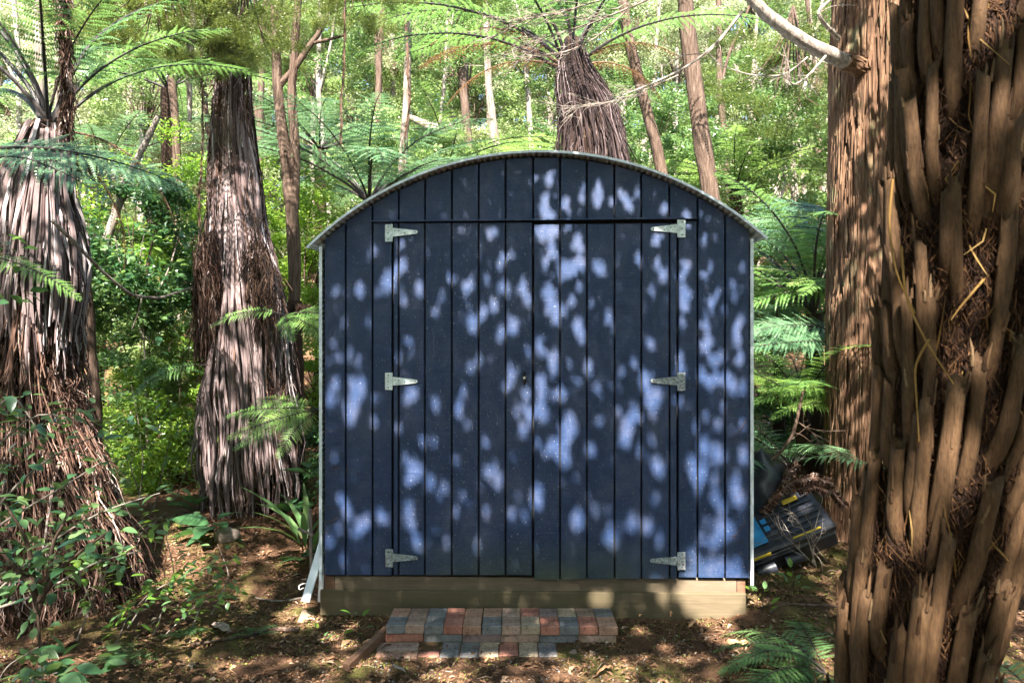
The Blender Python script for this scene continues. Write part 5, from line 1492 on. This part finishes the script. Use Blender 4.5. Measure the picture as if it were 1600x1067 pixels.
def chip(name, label, x, y, L, Wd, az, mat='chip', cat='bark chip'):
    mb = MB(); n = 7; V = []
    for i in range(n):
        f = i / (n - 1); w_ = Wd * math.sin(math.pi * (0.12 + .76 * f)) * rng.uniform(.75, 1.15) / 2; h = .018 * math.sin(f * 3) + .006 * rng.normal()
        V += [(L * (f - .5), -w_, h), (L * (f - .5), 0, h + .008), (L * (f - .5), w_, h), (L * (f - .5), 0, h - .006)]
    F = [(i * 4 + j, i * 4 + (j + 1) % 4, (i + 1) * 4 + (j + 1) % 4, (i + 1) * 4 + j) for i in range(n - 1) for j in range(4)]
    mb.add(V, F); mb.add(V[:4], [(3, 2, 1, 0)]); mb.add(V[-4:], [(0, 1, 2, 3)])
    o = mb.build(name, M[mat]); o.location = (x, y, gh(x, y) + .022); o.rotation_euler = (rng.normal() * .15, rng.normal() * .15, az)
    return tag(o, label, cat)
gp = lambda u, v: (lambda Y: ((u - 800) / FPX * Y, Y))(1.55 * FPX / (v - 533.5))
for u, v, L, wd, az, lab in ((1150, 1014, .16, .06, .3, 'big orange bark chip on the soil right of the brick step'), (1010, 968, .12, .03, .7, 'curled tan bark piece just right of the brick step'), (1050, 970, .10, .02, 1.2, 'narrow upright-curled bark sliver before the bearer'),
                             (985, 958, .12, .04, -.2, 'flat tan bark flake against the bearer'), (1085, 985, .08, .03, .5, 'small tan chip between the brick step and the big orange chip'), (345, 985, .17, .07, -.7, 'dark curved bark slab on the moss at left'),
                             (765, 1036, .05, .02, .3, 'tiny orange flake in front of the brick paving'), (620, 1052, .09, .03, -.4, 'brown sliver in front of the batten'), (945, 1050, .09, .02, .5, 'tan sliver near the bottom edge right of centre'), (575, 1010, .08, .02, -.6, 'pale sliver beside the batten')):
    x, y = gp(u, v); chip('bark_chip', lab, x, y, L, wd, az, 'timber_grey' if 'dark' in lab or 'brown' in lab else 'chip')

# ------------------------------------------------------------------ litter on the ground
def scatter(name, n, mat, fn, area, lift=.004):
    mb = MB()
    X = rng.uniform(area[0], area[1], n); Y = rng.uniform(area[2], area[3], n) 
    inb = (X > X0 - .01) & (X < X1 + .01) & (Y > 3.83) & (Y < 4.2)
    pv = (X > -.70) & (X < .33) & (Y > 3.64) & (Y < 3.84) & (rng.random(n) < .95)
    ok = ~(inb | pv) & ~((Y > 4.2) & (X > -1.05) & (X < 1.3))
    X = X[ok]; Y = Y[ok]; Z = gz(X, Y)
    fn(mb, np.stack([X, Y, Z + lift], 1)); return tag(mb.build(name, M[mat]), kind='stuff')
def f_chips(mb, P):
    n = len(P); s = rng.gamma(1.6, .0043, n)[:, None] + .002; a = rng.uniform(0, 2 * np.pi, n)
    D = np.stack([np.cos(a), np.sin(a), rng.normal(size=n) * .25], 1); Sd = np.stack([-np.sin(a), np.cos(a), rng.normal(size=n) * .3], 1) * rng.uniform(.15, .6, n)[:, None]
    h = np.array([0, 0, 1.0]) * s * .3
    V = np.stack([P - D * s, P - Sd * s + h, P + D * s * .9, P + Sd * s * rng.uniform(.6, 1.2, (n, 1)) + h * 1.5], 1).reshape(-1, 3)
    mb.add(V, np.arange(4 * n).reshape(n, 4))
def f_tw(mb, P):
    for p in P:
        a = rng.uniform(0, 6.3); L_ = rng.uniform(.02, .10); d = np.array([math.cos(a), math.sin(a), rng.normal() * .12])
        tube(mb, [p - d * L_ / 2, p + rng.normal(size=3) * .004 + [0, 0, .004], p + d * L_ / 2], [.0016, .0018, .0008], 3, cap=False)
def f_peb(mb, P):
    n = len(P); s = rng.uniform(.0015, .006, n)[:, None]
    O = np.array([[1, 0, 0], [0, 1, 0], [-1, 0, 0], [0, -1, 0], [0, 0, .8], [0, 0, -.6]])
    V = (P[:, None, :] + O[None] * s[:, None, :] * rng.uniform(.7, 1.3, (n, 6, 1))).reshape(-1, 3)
    F = np.array([(0, 1, 4), (1, 2, 4), (2, 3, 4), (3, 0, 4), (1, 0, 5), (2, 1, 5), (3, 2, 5), (0, 3, 5)])
    mb.add(V, (F[None] + (np.arange(n) * 6)[:, None, None]).reshape(-1, 3))
def f_leaf(mb, P): leaves(mb, P + np.array([0, 0, .006]), rng.uniform(.02, .055, len(P)), .4, 1.4)
def f_moss(mb, P):
    k = np.array([mnoise.fractal((p[0] * 1.7, p[1] * 1.7, 4), .8, 2, 3) for p in P]); P = P[k > .05]
    leaves(mb, P + np.array([0, 0, .003]), rng.uniform(.005, .014, len(P)), .5, .4)
scatter('leaf_litter', 95000, 'litter', f_chips, (-3.2, 3.2, 2.9, 5.6))
scatter('dry_leaves', 1300, 'litter', f_leaf, (-3.4, 3.4, 2.9, 7.5))
scatter('twig_litter', 7500, 'litter', f_tw, (-3.0, 3.0, 2.9, 5.6))
scatter('gravel', 800, 'gravel', f_peb, (-1.0, 1.3, 3.2, 3.95))
scatter('moss', 26000, 'mossbit', f_moss, (-3.0, 2.6, 2.9, 5.2))
# dirt and moss in the joints of the paving and step
mb = MB(); n = 2600
Xp = rng.uniform(X0 - .02, X1, n); Yp = rng.uniform(3.60, 4.08, n); Zp = np.where(Yp > 3.84, ZT + .001, ZP + .001)
keep = (rng.random(n) < np.where(Yp > 3.84, .25, .8)) & ~((Yp > 3.82) & (Yp < 3.85)) & (Xp > -.66)
P = np.stack([Xp, Yp, Zp], 1)[keep]
nn = len(P); s = rng.uniform(.0015, .006, nn)[:, None]; a = rng.uniform(0, 6.3, nn)
D = np.stack([np.cos(a), np.sin(a), 0 * a], 1); Sd = np.stack([-np.sin(a), np.cos(a), 0 * a], 1) * .5
V = np.stack([P - D * s, P - Sd * s + [0, 0, .002], P + D * s, P + Sd * s + [0, 0, .002]], 1).reshape(-1, 3)
mb.add(V, np.arange(4 * nn).reshape(nn, 4)); tag(mb.build('brick_litter', M['litter']), kind='stuff')

# ------------------------------------------------------------------ unseen shade canopy above the camera, leaf gaps shaped to cast the sun spots
spots = []
Z4 = {'A': (500, 240), 'B': (835, 240), 'C': (500, 575), 'D': (835, 575)}
RAW = {
'A': [(230,530,2),(270,480,1),(330,620,3),(360,640,2),(400,555,2),(375,575,2),(195,665,2),(70,680,1),(285,680,1),(400,690,1),(410,720,1),(490,675,2),(645,620,1),(720,670,2),(745,640,1),(820,620,1),(850,390,1),(830,400,1),(900,515,1),(935,500,1),(875,560,1),(800,785,2),(850,755,2),(750,840,3),(950,850,3),(890,885,2),(910,660,2),(925,690,1),(990,670,2),(1020,720,2),(1000,630,1),(115,825,1),(440,920,1),(150,970,1),(190,1010,1),(385,1010,1),(60,930,1),(90,1000,1),(785,1020,1),(740,1050,1),(1050,130,1),(570,780,1),(600,700,1),(400,450,1),(240,830,1),(1020,980,1),(930,1060,1)],
'B': [(75,130,2),(50,230,2),(60,290,3),(150,250,2),(230,220,1),(310,180,2),(320,210,2),(300,240,1),(240,180,1),(420,190,1),(450,230,1),(500,200,1),(640,270,2),(470,270,1),(380,240,1),(40,400,3),(80,420,2),(100,390,2),(215,450,3),(165,380,1),(90,500,2),(60,540,1),(150,580,3),(190,570,3),(230,550,2),(310,570,2),(320,600,1),(130,620,1),(75,700,3),(80,760,3),(105,820,2),(125,780,2),(180,735,2),(225,660,1),(280,750,1),(215,860,3),(235,905,2),(366,820,2),(25,940,2),(35,980,1),(100,1010,2),(90,1050,2),(170,1030,1),(575,950,2),(490,1035,1),(575,690,1),(630,600,2),(600,550,1),(510,520,1),(600,440,2),(620,420,1),(740,540,1),(735,590,1),(740,690,3),(730,740,2),(725,830,1),(750,350,1),(745,290,1),(835,430,1),(830,600,1),(870,740,2),(860,560,1),(975,710,1),(895,690,1),(840,850,1),(850,920,2),(830,950,2),(870,1010,2),(920,1000,1),(990,870,2),(1000,920,1),(1010,1000,2),(1020,820,1),(970,640,1),(1020,560,1),(930,770,1),(715,1000,1),(720,1050,2),(260,1050,1)],
'C': [(75,80,2),(155,55,1),(180,130,3),(165,180,3),(150,230,3),(200,90,3),(50,150,2),(270,160,1),(265,260,1),(430,150,2),(465,125,2),(560,180,1),(680,195,2),(720,280,1),(705,120,1),(810,365,1),(820,510,2),(860,505,1),(875,565,2),(470,510,3),(490,510,2),(440,540,2),(430,460,1),(540,570,2),(580,630,1),(610,590,1),(545,530,1),(560,360,1),(500,365,1),(440,690,2),(400,745,1),(450,760,2),(470,840,2),(475,870,1),(625,860,1),(110,650,2),(130,700,2),(125,720,1),(70,440,1),(90,780,1),(210,770,2),(230,740,2),(300,720,2),(320,740,1),(190,800,1),(670,700,1),(710,640,1),(815,705,1),(670,450,1),(980,645,1),(1005,730,1),(940,725,1),(770,880,1),(940,50,2),(920,100,1),(1010,130,2),(1030,230,3),(1000,310,2),(965,220,1),(110,940,1),(40,860,1),(740,10,1),(380,300,1)],
'D': [(30,90,3),(35,145,2),(20,200,1),(45,240,2),(130,130,2),(95,40,1),(90,150,1),(175,250,2),(155,310,3),(155,360,3),(150,450,3),(195,310,1),(92,400,3),(50,430,1),(15,380,1),(280,410,2),(12,660,3),(10,600,1),(210,755,3),(300,700,1),(370,790,1),(380,850,2),(350,840,1),(360,700,1),(455,310,3),(445,350,3),(465,280,2),(490,220,2),(520,240,1),(410,220,1),(540,60,3),(545,95,2),(600,150,3),(575,200,2),(550,150,1),(575,365,1),(605,490,3),(580,470,1),(515,420,1),(595,650,1),(480,770,2),(510,765,1),(560,780,2),(615,850,1),(610,870,1),(715,165,1),(780,490,3),(790,540,2),(795,590,1),(830,390,3),(895,425,3),(820,500,2),(840,480,1),(880,540,1),(885,640,2),(930,680,2),(1000,640,3),(985,590,2),(920,790,3),(950,800,3),(900,830,2),(870,860,2),(820,840,1),(845,760,1),(780,920,2),(920,980,3),(990,970,2),(840,1000,2),(770,1010,1),(960,1010,1),(1025,430,2),(990,520,1),(965,90,2),(900,60,2),(860,70,2),(820,30,2),(900,270,2),(920,190,1),(840,230,1),(790,300,1),(1020,280,1),(1020,100,1),(940,40,1),(325,275,1),(270,15,2),(430,15,1),(205,70,1),(310,110,1)]}
YP = 4.13
def to_plane(p):
    t = (p[1] - YP) / SV[1]
    q = np.asarray(p) - SV * t
    return q[0], q[2]
def shed_world(u, v):
    x, z = S(u, v); return OL + EX * x + np.array([0, 0, z])
for key, lst in RAW.items():
    ox, oy = Z4[key]
    for zx, zy, s in lst:
        X_, Z_ = to_plane(shed_world(ox + zx / 3.138, oy + zy / 3.138)); spots.append((X_, Z_, s))
for u, v, s in ((930, 937, 2), (946, 935, 2), (1035, 932, 2), (1022, 912, 1), (1090, 925, 6), (1112, 915, 6), (1132, 925, 6), (1120, 945, 6), (1150, 918, 5), (1150, 942, 4), (1078, 912, 4), (1100, 945, 5), (1075, 945, 3), (1146, 930, 3), (1096, 950, 3), (1060, 925, 2), (1130, 960, 3)):
    X_, Z_ = to_plane(shed_world(u, v)); spots.append((X_, Z_, s))
for u, v, s in ((1040, 1010, 2), (980, 1040, 2), (880, 1050, 2), (700, 1055, 2), (380, 930, 3), (360, 1040, 2), (1000, 985, 2), (1130, 985, 4), (1155, 1008, 4), (1108, 975, 4), (1120, 998, 3), (450, 960, 4), (470, 945, 4), (485, 965, 4), (440, 980, 3), (520, 990, 3), (540, 1005, 3), (420, 890, 2), (550, 975, 2), (300, 1000, 2), (1180, 960, 3), (1210, 920, 2)):
    x, y = gp(u, v); X_, Z_ = to_plane((x, y, gh(x, y))); spots.append((X_, Z_, s + 1))
# light reaching the trunks
for u, v, Y, s in ((1395, 40, 4.95, 6), (1380, 80, 4.95, 6), (1350, 150, 4.95, 5), (1400, 10, 4.95, 6), (1330, 190, 4.95, 4), (1320, 210, 4.95, 3), (1375, 720, 4.95, 4), (1360, 750, 4.95, 4), (1370, 690, 4.95, 3), (1355, 790, 4.95, 3),
                   (1250, 70, 4.9, 5), (1220, 45, 4.9, 5), (1280, 80, 4.9, 5),
                   (95, 480, 4.0, 5), (105, 520, 4.0, 6), (120, 560, 4.0, 6), (130, 600, 4.0, 6), (60, 560, 4.0, 4), (45, 600, 4.0, 4), (150, 650, 4.0, 6), (165, 700, 4.0, 6), (180, 740, 4.0, 5), (60, 650, 4.0, 4), (100, 700, 4.0, 4), (120, 330, 4.2, 5), (60, 330, 4.2, 5), (30, 350, 4.2, 4), (20, 500, 4.0, 4), (200, 820, 4.0, 3), (85, 600, 4, 5), (40, 450, 4, 4), (140, 740, 4, 5)):
    X_, Z_ = to_plane(W(u, v, Y)); spots.append((X_, Z_, s))
SP = np.array(spots)
HOLE = np.array([0, .010, .018, .027, .042, .062, .09, .11])[SP[:, 2].astype(int)]
NPL = SV
def canopy(n, xr, zr, hr, L, cov, extra=0.0):
    X = rng.uniform(*xr, n); Z = rng.uniform(*zr, n)
    keep = rng.random(n) < cov(X, Z)
    X = X[keep]; Z = Z[keep]; n = len(X)
    out = np.ones(n, bool)
    for a in range(0, n, 20000):
        dx = X[a:a + 20000, None] - SP[None, :, 0]; dz = Z[a:a + 20000, None] - SP[None, :, 1]
        # distance measured across the sun's rays
        dot = dx * NPL[0] + dz * NPL[2]
        d2 = dx ** 2 + dz ** 2 - dot ** 2
        out[a:a + 20000] &= ~np.any(d2 < (HOLE[None] + L * .26 + extra) ** 2, axis=1)
    X = X[out]; Z = Z[out]; n = len(X)
    h = rng.uniform(hr[0], hr[1], n) + .35 * np.sin(X * 2.1) * np.cos(Z * 1.7)
    h = np.maximum(h, Z + .9)
    t = (h - Z) / SV[2]
    return np.stack([X, np.full(n, YP), Z], 1) + t[:, None] * SV
sm = lambda a, b, x: np.clip((x - a) / (b - a), 0, 1)
cov_big = lambda X, Z: np.where(X > 2.1, .72, 1 - .80 * sm(2.7, 3.6, Z)) * np.where(X < -1.35, .85, 1.0) * np.where((X > 1.42) & (X < 2.1) & (Z > 1.6), .3, 1.0) * np.where((X > -1.4) & (X < 1.65) & (Z > -.45) & (Z < 2.75), 0.0, 1.0) * np.where(Z < -.5, .85, 1)
cov_fine = lambda X, Z: np.ones_like(X)
can = thing('shade_tree', 'unseen leafy tree behind the photographer, its leaf gaps shaped to dapple the shed', 'tree', (-1.2, -6.5, gh(-1.2, -6.5)))
base = np.array(can.location)
mb = MB()
P1 = canopy(80000, (-6.5, 5.5), (-4.5, 7.0), (5.0, 7.0), .10, cov_big, .012)
leaves(mb, P1 - base, rng.uniform(.08, .12, len(P1)), .6, .5)
P2 = canopy(60000, (-1.5, 1.75), (-.55, 2.85), (4.1, 6.0), .055, cov_fine)
leaves(mb, P2 - base, rng.uniform(.045, .065, len(P2)), .6, .5)
mb.build('crown', M['leaf_mid'], can)
mb = MB(); tube(mb, resample([(0, 0, -.2), (.1, 0, 3.5), (.3, .4, 6.5), (.5, 1.2, 9)], 20), np.linspace(.28, .08, 20), 12, wob=.05); mb.build('trunk', M['bark_brown'], can, smooth=True)
mb = MB()
for k in range(16):
    tgt = P1[int(rng.integers(len(P1)))] - base; s0 = np.array([.2, .3, rng.uniform(4.2, 6.5)])
    # stay out of the way of the light through the leaf gaps
    tube(mb, resample([s0, (s0 + tgt) / 2 + [0, 0, .5], tgt + [0, 0, .5]], 10), np.linspace(.05, .012, 10), 6, cap=False)
mb.build('branches', M['bark_brown'], can)
_by = {}
for o in list(bpy.data.objects):
    if o.parent is None and o.get('group', '').startswith('leafy trees'): _by.setdefault(o['label'], []).append(o)
for lab, os_ in _by.items():
    if len(os_) < 2: continue
    os_.sort(key=lambda o: o.location.x / o.location.y)
    for o, w_ in zip(os_, ('leftmost', 'next to it' if len(os_) > 2 else 'rightmost', 'rightmost', 'last')):
        o['label'] = lab + (', ' + ('the ' + w_ if w_ != 'next to it' else 'the middle') + ' one')
# forest behind the photographer
k = 0
for (x, y, sc_) in ((-6, -3, 1.5), (-4, -6.5, 1.6), (-1, -7.5, 1.5), (2, -7, 1.6), (5, -5.5, 1.6), (7, -2.5, 1.5), (-7.5, 1, 1.5), (-8, 4.5, 1.4), (7.5, 1.5, 1.5), (6.5, 4.5, 1.3)):
    for z in (1.9, 4.6):
        t = thing('tree', 'leafy mid-green tree of the bush around the clearing, behind or beside the photographer', 'tree', (x, y, gh(x, y)), 0, 'trees around the clearing')
        me, lm = CR['mid'][k % 2]; k += 1
        link('crown', me, t, (rng.normal() * .3, rng.normal() * .3, z), (0, 0, k * 1.3), sc_)
        link('branches', lm, t, (0, 0, z), (0, 0, k * 1.3), sc_)
print('objects', len(bpy.data.objects), 'tris', sum(len(m.loops) - 2 * len(m.polygons) for m in bpy.data.meshes))
